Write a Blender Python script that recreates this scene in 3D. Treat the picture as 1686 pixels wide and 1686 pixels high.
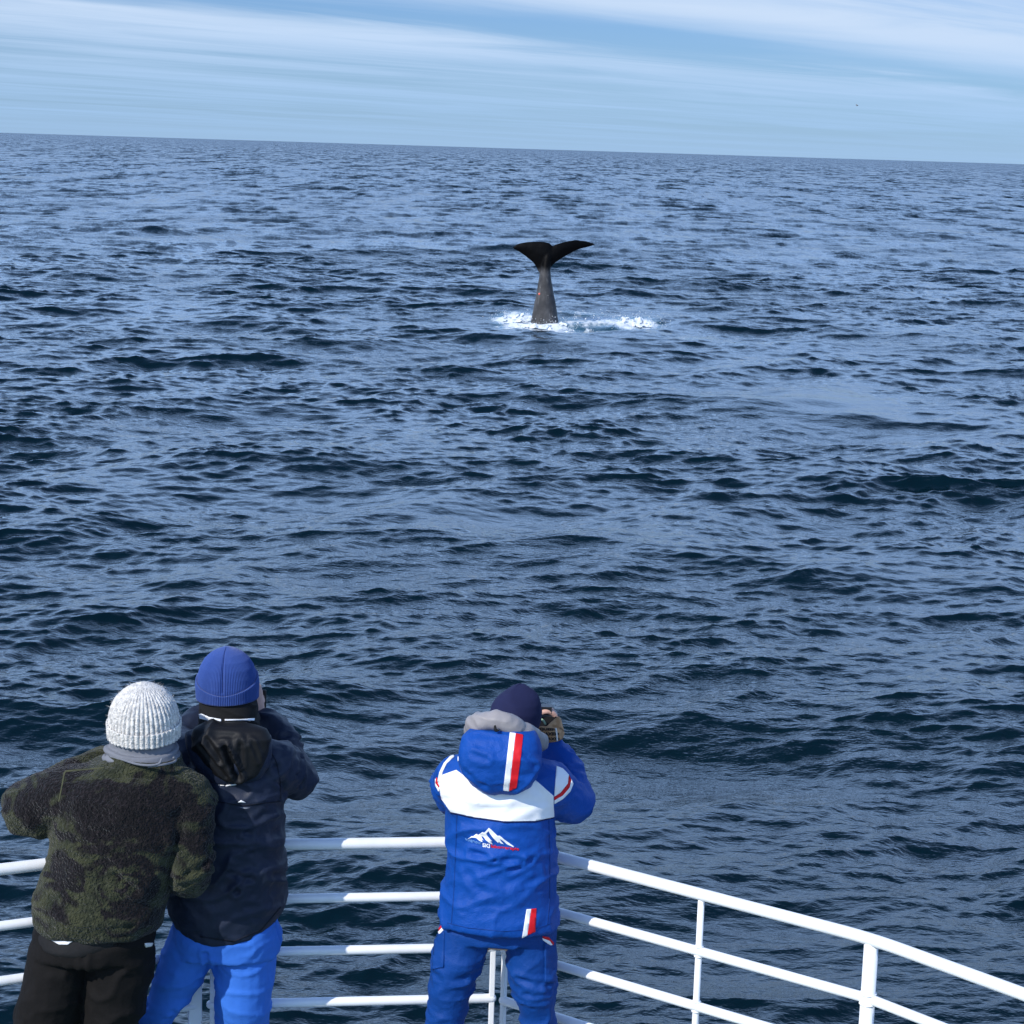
SEA_MSS_A, SEA_MSS_B = 0.0122, 0.074
SEA_COL = (.0005, .0072, .0115, 1); SEA_FACET = 0.02; SEA_FAR = 1.5; SEA_ROUGH = 0.010; LEAN = 0.35
import bpy, bmesh, math, random
import numpy as np
from mathutils import Vector, Matrix
from mathutils.bvhtree import BVHTree

for o in list(bpy.data.objects): bpy.data.objects.remove(o)
scene = bpy.context.scene
COL = scene.collection
R = math.radians

# ---------------------------------------------------------------- camera
CAM_Z, PITCH, ROLL = 7.5, R(10.068), R(1.7666)
cam = bpy.data.cameras.new('camera'); cam.lens = 72.0; cam.sensor_width = 36.0
cam.clip_start = 0.1; cam.clip_end = 90000
cam_ob = bpy.data.objects.new('camera', cam); COL.objects.link(cam_ob)
F = Vector((0, math.cos(PITCH), -math.sin(PITCH))); R0 = Vector((1, 0, 0)); U0 = R0.cross(F)
X = math.cos(ROLL)*R0 + math.sin(ROLL)*U0; Y = math.cos(ROLL)*U0 - math.sin(ROLL)*R0
cam_ob.matrix_world = Matrix(((X.x, Y.x, -F.x, 0), (X.y, Y.y, -F.y, 0), (X.z, Y.z, -F.z, CAM_Z), (0, 0, 0, 1)))
scene.camera = cam_ob

# ---------------------------------------------------------------- light
SUN_EL, SUN_AZ = R(37), R(-138)      # azimuth measured from +Y (ahead) towards +X (right): behind and to the left
sdir = Vector((math.sin(SUN_AZ)*math.cos(SUN_EL), math.cos(SUN_AZ)*math.cos(SUN_EL), math.sin(SUN_EL)))
sun = bpy.data.lights.new('sun', 'SUN'); sun.energy = 4.2; sun.angle = R(0.55); sun.color = (1.0, 0.96, 0.9)
sun_ob = bpy.data.objects.new('sun', sun); COL.objects.link(sun_ob)
sun_ob.rotation_euler = (-sdir).to_track_quat('-Z', 'Y').to_euler(); sun_ob.location = (-20, -20, 40)

scene.view_settings.view_transform = 'Standard'; scene.view_settings.look = 'None'
scene.view_settings.gamma = 1.0; scene.view_settings.exposure = 0.12; scene.view_settings.use_curve_mapping = False

class NT:
    """small node-tree helper"""
    def __init__(s, tree): s.t = tree; s.t.nodes.clear()
    def n(s, typ, ins=None, **props):
        nd = s.t.nodes.new(typ)
        for k, v in props.items(): setattr(nd, k, v)
        for k, v in (ins or {}).items(): s.set(nd.inputs[k], v)
        return nd
    def set(s, sock, v):
        if isinstance(v, bpy.types.NodeSocket): s.t.links.new(v, sock)
        elif isinstance(v, bpy.types.Node): s.t.links.new(v.outputs[0], sock)
        else: sock.default_value = v
    def m(s, op, a, b=0.0, c=0.0, clamp=False):
        nd = s.t.nodes.new('ShaderNodeMath'); nd.operation = op; nd.use_clamp = clamp
        s.set(nd.inputs[0], a); s.set(nd.inputs[1], b)
        if len(nd.inputs) > 2: s.set(nd.inputs[2], c)
        return nd.outputs[0]
    def v(s, op, a, b=(0, 0, 0)):
        nd = s.t.nodes.new('ShaderNodeVectorMath'); nd.operation = op
        s.set(nd.inputs[0], a)
        if op == 'SCALE': s.set(nd.inputs['Scale'], b)
        else: s.set(nd.inputs[1], b)
        return nd.outputs['Value'] if op in ('DOT_PRODUCT', 'LENGTH', 'DISTANCE') else nd.outputs[0]
    def mix(s, f, a, b, typ='RGBA', blend='MIX'):
        nd = s.t.nodes.new('ShaderNodeMix'); nd.data_type = typ
        if typ == 'RGBA':
            nd.blend_type = blend
            s.set(nd.inputs[0], f); s.set(nd.inputs[6], a); s.set(nd.inputs[7], b); return nd.outputs[2]
        s.set(nd.inputs[0], f); s.set(nd.inputs[2], a); s.set(nd.inputs[3], b); return nd.outputs[0]
    def ss(s, x, lo, hi, a=0.0, b=1.0):
        nd = s.t.nodes.new('ShaderNodeMapRange'); nd.interpolation_type = 'SMOOTHSTEP'
        s.set(nd.inputs[0], x); s.set(nd.inputs[1], lo); s.set(nd.inputs[2], hi); s.set(nd.inputs[3], a); s.set(nd.inputs[4], b)
        return nd.outputs[0]
    def noise(s, vec, scale, detail=2, rough=.5, out=0, dist=0.0):
        nd = s.n('ShaderNodeTexNoise', {'Scale': scale, 'Detail': detail, 'Roughness': rough, 'Distortion': dist})
        if vec is not None: s.set(nd.inputs['Vector'], vec)
        return nd.outputs[out]

# ---------------------------------------------------------------- sky
world = bpy.data.worlds.new('World'); scene.world = world; world.use_nodes = True
w = NT(world.node_tree)
sky = w.n('ShaderNodeTexSky', sky_type='NISHITA', sun_disc=False, sun_elevation=SUN_EL, sun_rotation=SUN_AZ, altitude=0, air_density=1.0, dust_density=0.3, ozone_density=3.0)
skycol = w.mix(1.0, sky, (0.36, 0.57, 0.98, 1), blend='MULTIPLY')
d = w.n('ShaderNodeTexCoord').outputs['Generated']
sp = w.n('ShaderNodeSeparateXYZ', {0: d})
zz = w.m('MAXIMUM', sp.outputs[2], 0.0)
den = w.m('ADD', zz, 0.012)
# a thin high cloud sheet: the direction carried up to a level plane, units of the sheet's height
cx = w.m('DIVIDE', sp.outputs[0], den); cy = w.m('DIVIDE', sp.outputs[1], den)
c, s_ = math.cos(R(50)), math.sin(R(50))
al = w.m('ADD', w.m('MULTIPLY', cx, c), w.m('MULTIPLY', cy, s_))
pe = w.m('SUBTRACT', w.m('MULTIPLY', cy, c), w.m('MULTIPLY', cx, s_))
pv = w.n('ShaderNodeCombineXYZ', {0: w.m('MULTIPLY', al, 0.055), 1: w.m('MULTIPLY', pe, 0.20), 2: 3.7})
n1 = w.noise(pv, 1.0, 4, .5, dist=.5)
pv2 = w.n('ShaderNodeCombineXYZ', {0: w.m('MULTIPLY', al, 0.20), 1: w.m('MULTIPLY', pe, 0.8), 2: 9.1})
n2 = w.noise(pv2, 1.0, 6, .6, dist=.8)
gap = w.m('SUBTRACT', w.m('ADD', pe, w.m('MULTIPLY', n2, 1.6)), 10.1)
bank = w.m('POWER', 2.718, w.m('MULTIPLY', w.m('MULTIPLY', gap, gap), -0.09))
gap = w.m('POWER', 2.718, w.m('MULTIPLY', w.m('MULTIPLY', gap, gap), -0.38))
cov = w.m('ADD', w.m('MULTIPLY', n1, 0.85), w.m('MULTIPLY', n2, 0.55))
cov = w.m('ADD', w.m('SUBTRACT', cov, w.m('MULTIPLY', gap, 0.42)), w.m('MULTIPLY', bank, 0.20))
haze_ = w.m('POWER', 2.718, w.m('MULTIPLY', zz, -45.0))
cov = w.mix(haze_, w.ss(cov, 0.46, 0.94, 0.06, 1.0), 0.66, 'FLOAT')
cov = w.m('MULTIPLY', cov, w.ss(zz, 0.12, 0.78, 1.0, 0.05))     # the sheet thins out overhead
cloud = w.mix(w.ss(zz, 0.09, 0.25), w.mix(w.ss(zz, 0.01, 0.07), (3.6, 5.6, 8.5, 1), (5.7, 7.0, 8.9, 1)), (10.8, 17.0, 28.0, 1))
out = w.mix(cov, skycol, cloud)
bg = w.n('ShaderNodeBackground', {'Color': out, 'Strength': 0.10})
w.n('ShaderNodeOutputWorld', {0: bg})

# ---------------------------------------------------------------- helpers: objects, materials
def mat(name, col, rough=.6, spec=.5, metal=0.0, build=None):
    m = bpy.data.materials.new(name); m.use_nodes = True; t = NT(m.node_tree)
    bs = t.n('ShaderNodeBsdfPrincipled', {'Roughness': rough, 'Specular IOR Level': spec, 'Metallic': metal})
    bs.inputs['Base Color'].default_value = (*col, 1)
    t.n('ShaderNodeOutputMaterial', {0: bs})
    if build: build(t, bs)
    return m
def link(name, me, m=None, parent=None, smooth=True):
    o = bpy.data.objects.new(name, me); COL.objects.link(o)
    if m is not None: me.materials.append(m)
    if smooth: me.shade_smooth()
    if parent is not None: o.parent = parent
    return o
def mesh_np(name, V, Fq):
    """V (n,3); Fq list of faces or int array (m,k)"""
    me = bpy.data.meshes.new(name)
    if isinstance(Fq, np.ndarray):
        k = Fq.shape[1]; nf = len(Fq)
        me.vertices.add(len(V)); me.vertices.foreach_set('co', np.ascontiguousarray(V, dtype=np.float32).ravel())
        me.loops.add(nf*k); me.loops.foreach_set('vertex_index', np.ascontiguousarray(Fq, dtype=np.int32).ravel())
        me.polygons.add(nf); me.polygons.foreach_set('loop_start', np.arange(0, nf*k, k, dtype=np.int32))
        me.update(calc_edges=True)
    else:
        me.from_pydata([tuple(map(float, v)) for v in V], [], [tuple(map(int, f)) for f in Fq]); me.update()
    return me
def tag(o, label=None, cat=None, group=None, kind=None):
    for k, v in (('label', label), ('category', cat), ('group', group), ('kind', kind)):
        if v: o[k] = v
    return o
def empty(name, loc, rz=0.0):
    o = bpy.data.objects.new(name, None); COL.objects.link(o); o.location = loc; o.rotation_euler = (0, 0, rz); o.empty_display_size = .2
    return o

# ---------------------------------------------------------------- sea
WIND = R(-78)                      # the wind waves run towards the ship and a little to the right
def ocean_tile(L, N, lmin, lmax, mss, V, spread, seed, chop, slope=4.0):
    rng = np.random.default_rng(seed)
    k1 = np.fft.fftfreq(N, L/N)*2*np.pi
    KX, KY = np.meshgrid(k1, k1, indexing='ij'); K = np.hypot(KX, KY); K[0, 0] = 1e-9
    Lw = V*V/9.81
    P = np.exp(-1/(K*Lw)**2)/K**slope
    dd = np.clip((KX*math.cos(WIND)+KY*math.sin(WIND))/K, 0, 1)
    cr = np.abs(KX*math.cos(WIND+.9)+KY*math.sin(WIND+.9))/K
    P *= dd**spread + 0.14*cr**8 + 0.02
    lam = 2*np.pi/K
    P *= 1/(1+np.exp(-(np.log(lam/lmin))*8)) * 1/(1+np.exp((np.log(lam/lmax))*8))
    P[0, 0] = 0
    S = np.sum(P*K*K)
    P *= mss/S
    a = (rng.normal(size=(N, N))+1j*rng.normal(size=(N, N)))*np.sqrt(P)
    H = np.fft.ifft2(a)*N*N
    DX = np.fft.ifft2(1j*KX/K*a)*N*N; DY = np.fft.ifft2(1j*KY/K*a)*N*N
    return dict(L=L, N=N, z=H.real.astype(np.float32), x=(DX.real*chop).astype(np.float32), y=(DY.real*chop).astype(np.float32))
TILES = [ocean_tile(173.0, 1024, 2.3, 60.0, SEA_MSS_A, 3.9, 3.0, 11, 1.35),
         ocean_tile(37.0, 1024, 0.10, 2.6, SEA_MSS_B, 1.8, 5.0, 5, 1.0, 3.8)]
WH = (1.19, 90.46)                  # where the whale goes down
def calm(x, y):
    """slick water: the whale's footprint and a second smooth patch to the right of it"""
    a = np.exp(-(((x-WH[0]-2)/6.0)**2+((y-WH[1]+10)/9.0)**2))*.45
    b = np.exp(-(((x-9.0)/3.6)**2+((y-63.0)/5.0)**2))*.85
    return 1-np.clip(a+b, 0, .9)
def sea(x, y, fade=None):
    o = [np.zeros_like(x) for _ in range(3)]
    for i, t in enumerate(TILES):
        u = (x/t['L']) % 1*t['N']; v = (y/t['L']) % 1*t['N']
        i0 = np.floor(u).astype(int) % t['N']; j0 = np.floor(v).astype(int) % t['N']; fu = u-np.floor(u); fv = v-np.floor(v)
        i1 = (i0+1) % t['N']; j1 = (j0+1) % t['N']
        g = 1.0
        if i == 1:
            w1 = np.sin(x*.21+1.9*np.sin(y*.083+.6)+.7*np.sin(y*.31))*np.sin(y*.17+x*.06+1.4*np.sin(x*.13+2))
            w2 = np.sin(x*.53+y*.22+1.7*np.sin(y*.29+x*.11))*np.sin(y*.41-x*.19+1.2*np.sin(x*.37))
            g = calm(x, y)*np.clip(.95+.26*w1+.20*w2, .5, 1.4)
        for q, key in enumerate('xyz'):
            A = t[key]
            o[q] += g*((A[i0, j0]*(1-fu)+A[i1, j0]*fu)*(1-fv)+(A[i0, j1]*(1-fu)+A[i1, j1]*fu)*fv)
    o[0] = o[0]+o[2]*LEAN*math.cos(WIND); o[1] = o[1]+o[2]*LEAN*math.sin(WIND)   # fronts steeper than backs
    return o
def churn(x, y):
    ux, uy = x-WH[0], y-WH[1]; b = lambda cx, cy, rx, ry: np.exp(-(((ux-cx)/rx)**2+((uy-cy)/ry)**2))
    return 1.25*b(-1.35, 1.0, 1.15, 3.0)+.90*b(2.4, 1.0, 2.2, 2.8)+.85*b(4.3, .6, .85, 2.0)+.95*b(1.3, -3.2, 2.4, 1.1)+.75*b(-.7, -2.2, 1.0, 1.2)+.5*b(1.2, 4.6, 1.6, .9)+.46*b(6.0, -6.5, 1.3, 1.4)+.42*b(7.6, -9.0, 1.1, 1.6)+.6*b(.4, -1.3, 1.0, .9)
def build_sea():
    r = np.exp(np.concatenate([np.arange(math.log(9.5), math.log(150), .0018), np.arange(math.log(150), math.log(600), .0035), np.arange(math.log(600), math.log(2600), .010)])); r = np.concatenate([[1.0, 5.0], r, [3600, 5200, 8000, 14000, 30000, 70000]])
    dense = np.concatenate([np.arange(-34, -20.4, .4), np.arange(-20.02, 20.03, 0.077), np.arange(20.4, 34.1, .4)]); side = np.linspace(34, 326, 38)[1:-1]
    th = np.radians(np.concatenate([dense, side])); nt = len(th)
    RR, TT = np.meshgrid(r, th, indexing='ij'); x = RR*np.sin(TT); y = RR*np.cos(TT)
    ox, oy, oz = sea(x.ravel(), y.ravel())
    amp = (np.clip((8000-RR)/4500, 0, 1)*np.clip((RR-5)/4, 0, 1)).ravel()
    P = np.stack([x.ravel()+ox*amp, y.ravel()+oy*amp, oz*amp], 1)
    i, j = np.meshgrid(np.arange(len(r)-1), np.arange(nt), indexing='ij'); j2 = (j+1) % nt
    Q = np.stack([i*nt+j, i*nt+j2, (i+1)*nt+j2, (i+1)*nt+j], -1).reshape(-1, 4)[:, ::-1]
    P = np.concatenate([P, [[0, 0, 0]]]); me = mesh_np('sea', P, Q)
    # churned water round the whale
    a = me.attributes.new('churn', 'FLOAT', 'POINT'); a.data.foreach_set('value', churn(np.append(x.ravel(), 0), np.append(y.ravel(), 0)).astype(np.float32))
    rr = np.concatenate([RR.ravel(), [1.0]])
    a = me.attributes.new('unresolved', 'FLOAT', 'POINT'); a.data.foreach_set('value', np.clip(np.log(rr/60)/np.log(900/60), 0, 1).astype(np.float32))
    return me
def sea_mat(t, bs):
    g = t.n('ShaderNodeNewGeometry').outputs['Position']
    ch = t.n('ShaderNodeAttribute', attribute_name='churn').outputs['Fac']
    n = t.noise(t.v('MULTIPLY', g, (1.6, .8, 1.6)), 1.0, 7, .68)
    fm = t.m('ADD', ch, t.m('MULTIPLY', t.m('SUBTRACT', n, .5), 2.2))
    foam = t.m('MULTIPLY', t.ss(fm, .46, 1.15), t.ss(ch, .1, .35)); air = t.ss(t.m('ADD', ch, t.m('MULTIPLY', n, .4)), .45, 1.0, 0, .8)
    t.set(bs.inputs['Base Color'], t.mix(foam, t.mix(air, SEA_COL, (.05, .15, .22, 1)), (.78, .82, .85, 1)))
    gust = t.ss(t.noise(t.v('MULTIPLY', g, (.06, .05, 0)), 1.0, 3, .55), .35, .7, .35, 1.15)
    r1 = t.noise(t.v('MULTIPLY', g, (4.2, 8.0, 4)), 1.0, 3, .6)
    r2 = t.noise(t.v('MULTIPLY', g, (12.0, 22.0, 10)), 1.0, 2, .5)
    h = t.m('ADD', t.m('MULTIPLY', r1, .030), t.m('MULTIPLY', r2, .008))
    bp = t.n('ShaderNodeBump', {'Strength': 1.0, 'Distance': 1.0, 'Height': t.m('MULTIPLY', h, gust)})
    # unresolved ripples: small random facets
    ur = t.n('ShaderNodeAttribute', attribute_name='unresolved').outputs['Fac']
    f1 = t.noise(t.v('MULTIPLY', g, (7.0, 7.0, 7.0)), 1.0, 2, .6, out=1)
    f2 = t.noise(t.v('MULTIPLY', g, (.45, .3, .3)), 1.0, 3, .75, out=1)
    f1 = t.mix(t.m('MULTIPLY', ur, .55), f1, f2)
    tilt = t.v('SCALE', t.v('MULTIPLY', t.v('SUBTRACT', f1, (.5, .5, .5)), (.7, 1, 0)), t.m('ADD', t.m('MULTIPLY', gust, SEA_FACET), t.m('MULTIPLY', ur, SEA_FAR)))
    f3 = t.m('SUBTRACT', t.noise(t.v('MULTIPLY', g, (.30, .055, 0)), 1.0, 5, .7), .5)
    f4 = t.m('SUBTRACT', t.noise(t.v('MULTIPLY', g, (.10, .012, 0)), 1.0, 4, .7), .5)
    tilt = t.v('ADD', tilt, t.n('ShaderNodeCombineXYZ', {1: t.m('MULTIPLY', t.m('MULTIPLY', t.m('ADD', f3, t.m('SUBTRACT', f4, .10)), ur), 1.6)}).outputs[0])
    nn = t.v('NORMALIZE', t.v('ADD', bp.outputs[0], tilt))
    t.set(bs.inputs['Normal'], nn)
    bs.inputs['IOR'].default_value = 1.333
    t.set(bs.inputs['Roughness'], t.m('ADD', t.m('MULTIPLY_ADD', ur, .22, SEA_ROUGH), t.m('MULTIPLY', foam, .6)))
sea_ob = link('sea', build_sea(), mat('sea_water', (.004, .016, .03), SEA_ROUGH, .5, build=sea_mat))
tag(sea_ob, kind='structure')

# ---------------------------------------------------------------- modelling helpers
CAMP = Vector((0, 0, CAM_Z)); FPX = 3372.0
def ray(px, py): return (F*FPX + X*(px-843) - Y*(py-843)).normalized()
def U(px, py, yd):
    """the place at distance yd ahead that a measured picture point belongs to"""
    r = ray(px, py); return np.array(CAMP + r*(yd/r.y))
rng = np.random.default_rng(3)
_perm = np.random.default_rng(1).permutation(4096)
_grad = np.random.default_rng(2).normal(size=(4096, 3)); _grad /= np.linalg.norm(_grad, axis=1)[:, None]
def noise3(P):
    P = np.asarray(P, float); i = np.floor(P).astype(int); f = P-i; u = f*f*f*(f*(f*6-15)+10); o = np.zeros(len(P))
    for dx in (0, 1):
        for dy in (0, 1):
            for dz in (0, 1):
                h = _perm[(_perm[(_perm[(i[:, 0]+dx) & 4095]+i[:, 1]+dy) & 4095]+i[:, 2]+dz) & 4095]
                g = _grad[h]; d = f-np.array([dx, dy, dz])
                wgt = (u[:, 0] if dx else 1-u[:, 0])*(u[:, 1] if dy else 1-u[:, 1])*(u[:, 2] if dz else 1-u[:, 2])
                o += wgt*(g*d).sum(1)
    return o
def fbm(P, oct=3, gain=.5):
    o = 0; a = 1.0
    for k in range(oct): o = o+a*noise3(P*2**k+17.3*k); a *= gain
    return o
def ring(c, rx, ry, n=32, ux=(1, 0, 0), uy=(0, 1, 0), p=2.0):
    a = np.linspace(0, 2*np.pi, n, endpoint=False); ca, sa = np.cos(a), np.sin(a)
    e = 2.0/p; x = np.sign(ca)*np.abs(ca)**e*rx; y = np.sign(sa)*np.abs(sa)**e*ry
    return np.asarray(c)+x[:, None]*np.asarray(ux)+y[:, None]*np.asarray(uy)
def loft(rings, cap=True):
    n = len(rings[0]); V = np.concatenate(rings); Fc = []
    for i in range(len(rings)-1):
        for j in range(n):
            k = (j+1) % n; Fc.append((i*n+j, i*n+k, (i+1)*n+k, (i+1)*n+j))
    if cap:
        V = np.concatenate([V, [rings[0].mean(0)], [rings[-1].mean(0)]]); a, b = len(V)-2, len(V)-1; m = (len(rings)-1)*n
        for j in range(n):
            k = (j+1) % n; Fc.append((a, k, j)); Fc.append((b, m+j, m+k))
    return V, Fc
def spline(P, k=6):
    P = np.asarray(P, float); Q = np.vstack([2*P[0]-P[1], P, 2*P[-1]-P[-2]]); out = []
    for i in range(1, len(Q)-2):
        for t in np.linspace(0, 1, k, endpoint=False):
            a, b, c, d = Q[i-1], Q[i], Q[i+1], Q[i+2]
            out.append(.5*((2*b)+(-a+c)*t+(2*a-5*b+4*c-d)*t*t+(-a+3*b-3*c+d)*t**3))
    out.append(Q[-2]); return np.array(out)
def tube(P, r, n=16, k=6, flat=1.0, round_ends=True):
    P = np.asarray(P, float); r = np.broadcast_to(np.asarray(r, float), (len(P),))
    S = spline(np.column_stack([P, r]), k) if k > 1 else np.column_stack([P, r]); C, rr = S[:, :3], np.maximum(S[:, 3], 1e-4)
    T = np.gradient(C, axis=0); T /= np.linalg.norm(T, axis=1)[:, None]+1e-12
    up = np.array([0, 0, 1.0]) if abs(T[0][2]) < .8 else np.array([0, 1.0, 0])
    u = np.cross(up, T[0]); u /= np.linalg.norm(u); rings = []
    for i in range(len(C)):
        u = u-T[i]*np.dot(u, T[i]); u /= np.linalg.norm(u); v = np.cross(T[i], u)
        rings.append(ring(C[i], rr[i], rr[i]*flat, n, u, v))
    if round_ends:
        for end in (0, -1):
            s = -1 if end == 0 else 1; c, t, r0 = C[end], T[end]*s, rr[end]; base = rings[end]-c; add = []
            for q in (.5, .8, .95): add.append(c+t*r0*q+base*math.sqrt(1-q*q))
            if end == 0: rings = add[::-1]+rings
            else: rings = rings+add
    return loft(rings)
def ball(c, rx, ry, rz, n=20, m=12):
    rr = []
    for i in range(1, m):
        t = math.pi*i/m; rr.append(ring(np.asarray(c)+np.array([0, 0, -math.cos(t)*rz]), rx*math.sin(t), ry*math.sin(t), n))
    return loft(rr)
def box(c, h, M=None):
    s = np.array([[x, y, z] for x in (-1, 1) for y in (-1, 1) for z in (-1, 1)])*np.asarray(h)
    if M is not None: s = s@np.asarray(M).T
    return s+np.asarray(c), [(0, 1, 3, 2), (4, 6, 7, 5), (0, 4, 5, 1), (2, 3, 7, 6), (0, 2, 6, 4), (1, 5, 7, 3)]
def join(parts):
    V, Fc, o = [], [], 0
    for v, f in parts:
        V.append(np.asarray(v)); Fc += [tuple(i+o for i in q) for q in f]; o += len(v)
    return np.concatenate(V), Fc
def smooth_np(V, Fq, it, lam=.5):
    E = np.vstack([Fq[:, [0, 1]], Fq[:, [1, 2]], Fq[:, [2, 3]], Fq[:, [3, 0]]]); n = len(V)
    a = np.concatenate([E[:, 0], E[:, 1]]); b = np.concatenate([E[:, 1], E[:, 0]]); cnt = np.maximum(np.bincount(a, minlength=n), 1)[:, None]
    for _ in range(it):
        S = np.stack([np.bincount(a, V[b, k], n) for k in range(3)], 1); V = V+lam*(S/cnt-V)
    return V
def normals_np(V, Fq):
    n = np.cross(V[Fq[:, 2]]-V[Fq[:, 0]], V[Fq[:, 3]]-V[Fq[:, 1]]); o = np.zeros_like(V)
    for k in range(4):
        for q in range(3): o[:, q] += np.bincount(Fq[:, k], n[:, q], len(V))
    return o/(np.linalg.norm(o, axis=1)[:, None]+1e-12)
def fuse(parts, voxel, it=3):
    """one continuous skin round overlapping closed pieces"""
    V, Fc = join(parts); me = mesh_np('tmp', V, Fc); bm = bmesh.new(); bm.from_mesh(me); bmesh.ops.recalc_face_normals(bm, faces=bm.faces); bm.to_mesh(me); bm.free()
    o = bpy.data.objects.new('tmp', me); COL.objects.link(o)
    md = o.modifiers.new('r', 'REMESH'); md.mode = 'VOXEL'; md.voxel_size = voxel; md.adaptivity = 0
    dg = bpy.context.evaluated_depsgraph_get(); ev = o.evaluated_get(dg).to_mesh()
    v = np.empty(len(ev.vertices)*3, np.float32); ev.vertices.foreach_get('co', v); v = v.reshape(-1, 3).astype(float)
    q = np.array([tuple(p.vertices) if len(p.vertices) == 4 else (*p.vertices, p.vertices[-1]) for p in ev.polygons], int)
    o.evaluated_get(dg).to_mesh_clear(); bpy.data.objects.remove(o); bpy.data.meshes.remove(me)
    return smooth_np(v, q, it), q
def put(name, V, Fq, m, parent, smooth=True):
    """mesh in world coordinates, stored relative to its thing"""
    V = np.asarray(V)-(np.array(parent['_o']) if parent is not None else 0)
    return link(name, mesh_np(name, V, Fq), m, parent, smooth)
def bvh_of(V, Fq): return BVHTree.FromPolygons([tuple(v) for v in V], [tuple(int(i) for i in f) for f in Fq])
def thing(name, loc, label, cat, group=None):
    o = empty(name, loc); o['_o'] = list(map(float, loc)); return tag(o, label, cat, group)
def soft(t, bs, s1=60, s2=400, d=.002, coord='Object'):
    p = t.n('ShaderNodeTexCoord').outputs[coord]
    h = t.m('ADD', t.noise(p, s1, 3, .6), t.m('MULTIPLY', t.noise(p, s2, 1), .4))
    t.set(bs.inputs['Normal'], t.n('ShaderNodeBump', {'Strength': .6, 'Distance': d, 'Height': h}).outputs[0])
    return p

# ---------------------------------------------------------------- the ship's bow: deck and hull
DECK = 3.88
OUT = [(-4.2, -3.0), (-3.5, 4.6), (-2.35, 6.49), (-1.09, 7.085), (-.01, 7.228), (1.224, 6.384), (2.55, 5.0), (3.7, 2.6), (4.2, -3.0)]
def deck_mat(t, bs):
    p = t.n('ShaderNodeTexCoord').outputs['Object']
    t.set(bs.inputs['Base Color'], t.mix(t.ss(t.noise(p, 3, 5, .65), .35, .7), (.055, .13, .085, 1), (.09, .16, .11, 1)))
V = [(x*.985+0, y-.03*(y > 0), DECK) for x, y in OUT]
dk = link('deck', mesh_np('deck', np.array(V), [tuple(range(len(V)))[::-1]]), mat('deck_paint', (.06, .13, .09), .7, build=deck_mat), smooth=False)
tag(dk, kind='structure')
M_HULL = mat('hull_paint', (.75, .76, .77), .35)
top = np.array([(x*1.0, y+.045*(y > 0), DECK+.06) for x, y in OUT]); low = np.array([(x*.82, y*.93-.3, -1.0) for x, y in OUT]); n = len(OUT)
inn = np.array([(x*.975, y-.04*(y > 0), DECK+.06) for x, y in OUT]); inb = inn-np.array([0, 0, .06])
hv = np.concatenate([low, top, inn, inb]); hf = [(k*n+i, k*n+i+1, (k+1)*n+i+1, (k+1)*n+i) for k in range(3) for i in range(n-1)]
hl = link('hull', mesh_np('hull', hv, hf), M_HULL, smooth=False); tag(hl, kind='structure')

# ---------------------------------------------------------------- railing
def rail_mat(t, bs):
    p = t.n('ShaderNodeTexCoord').outputs['Object']
    nz = t.noise(p, 9, 4, .6); t.set(bs.inputs['Base Color'], t.mix(t.ss(nz, .45, .75), (.82, .83, .84, 1), (.74, .75, .755, 1)))
    t.set(bs.inputs['Normal'], t.n('ShaderNodeBump', {'Strength': .25, 'Distance': .001, 'Height': t.noise(p, 40, 3)}).outputs[0])
M_RAIL = mat('white_rail_paint', (.82, .83, .84), .32, build=rail_mat)
RZ = [1.10, .893, .69, .489, .288]
rl = thing('ship_railing', (-.01, 7.225, DECK), 'white painted tubular railing of the bow in front of the three people', 'railing')
PTS = [(-3.5, 4.6), (-2.35, 6.49), (-1.09, 7.085), (-.01, 7.228), (1.224, 6.384), (2.55, 5.0), (3.7, 2.6)]
def zt(k): return DECK+RZ[k]
def rail_tube(P, r, name): v, f = tube(P, r, 14, 1, round_ends=True); return put(name, v, f, M_RAIL, rl)
def bend(P, rad=.10):
    """polyline with its corners rounded"""
    P = [np.array(p, float) for p in P]; o = [P[0]]
    for i in range(1, len(P)-1):
        a = P[i-1]-P[i]; b = P[i+1]-P[i]; a /= np.linalg.norm(a); b /= np.linalg.norm(b); s, e = P[i]+a*rad, P[i]+b*rad
        for t in np.linspace(0, 1, 7): o.append((1-t)**2*s+2*t*(1-t)*P[i]+t*t*e)
    o.append(P[-1]); return o
for sec, name in ((PTS[0:4], 'top_rail'), (PTS[3:7], 'top_rail')):
    rail_tube(bend([(x, y, zt(0)) for x, y in sec], .12), .0212, name)
SEC = [(PTS[0], PTS[1]), (PTS[1], (-1.10, 7.08)), ((-1.05, 7.09), (-.020, 7.224)), ((.024, 7.205), PTS[4]), (PTS[4], PTS[5]), (PTS[5], PTS[6])]
for k in range(1, 5):
    for a, b in SEC: rail_tube([(*a, zt(k)), (*b, zt(k))], .0174, 'middle_rail')
def post(x, y, r, name='post', top=1.095, ang=0.0, flat=None):
    if flat:
        c, s = math.cos(ang), math.sin(ang); v, f = box((x, y, DECK+top/2), (flat[0], flat[1], top/2), [[c, -s, 0], [s, c, 0], [0, 0, 1]])
        o = put(name, v, f, M_RAIL, rl, smooth=False); bv = o.modifiers.new('b', 'BEVEL'); bv.width = .003; bv.segments = 2; return o
    v, f = tube([(x, y, DECK), (x, y, DECK+top)], [r*1.12, r], 14, 1, round_ends=False); return put(name, v, f, M_RAIL, rl)
post(-1.106, 7.073, 0, flat=(.024, .012), ang=.3); post(-1.045, 7.09, 0, flat=(.009, .010), ang=.1)
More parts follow.
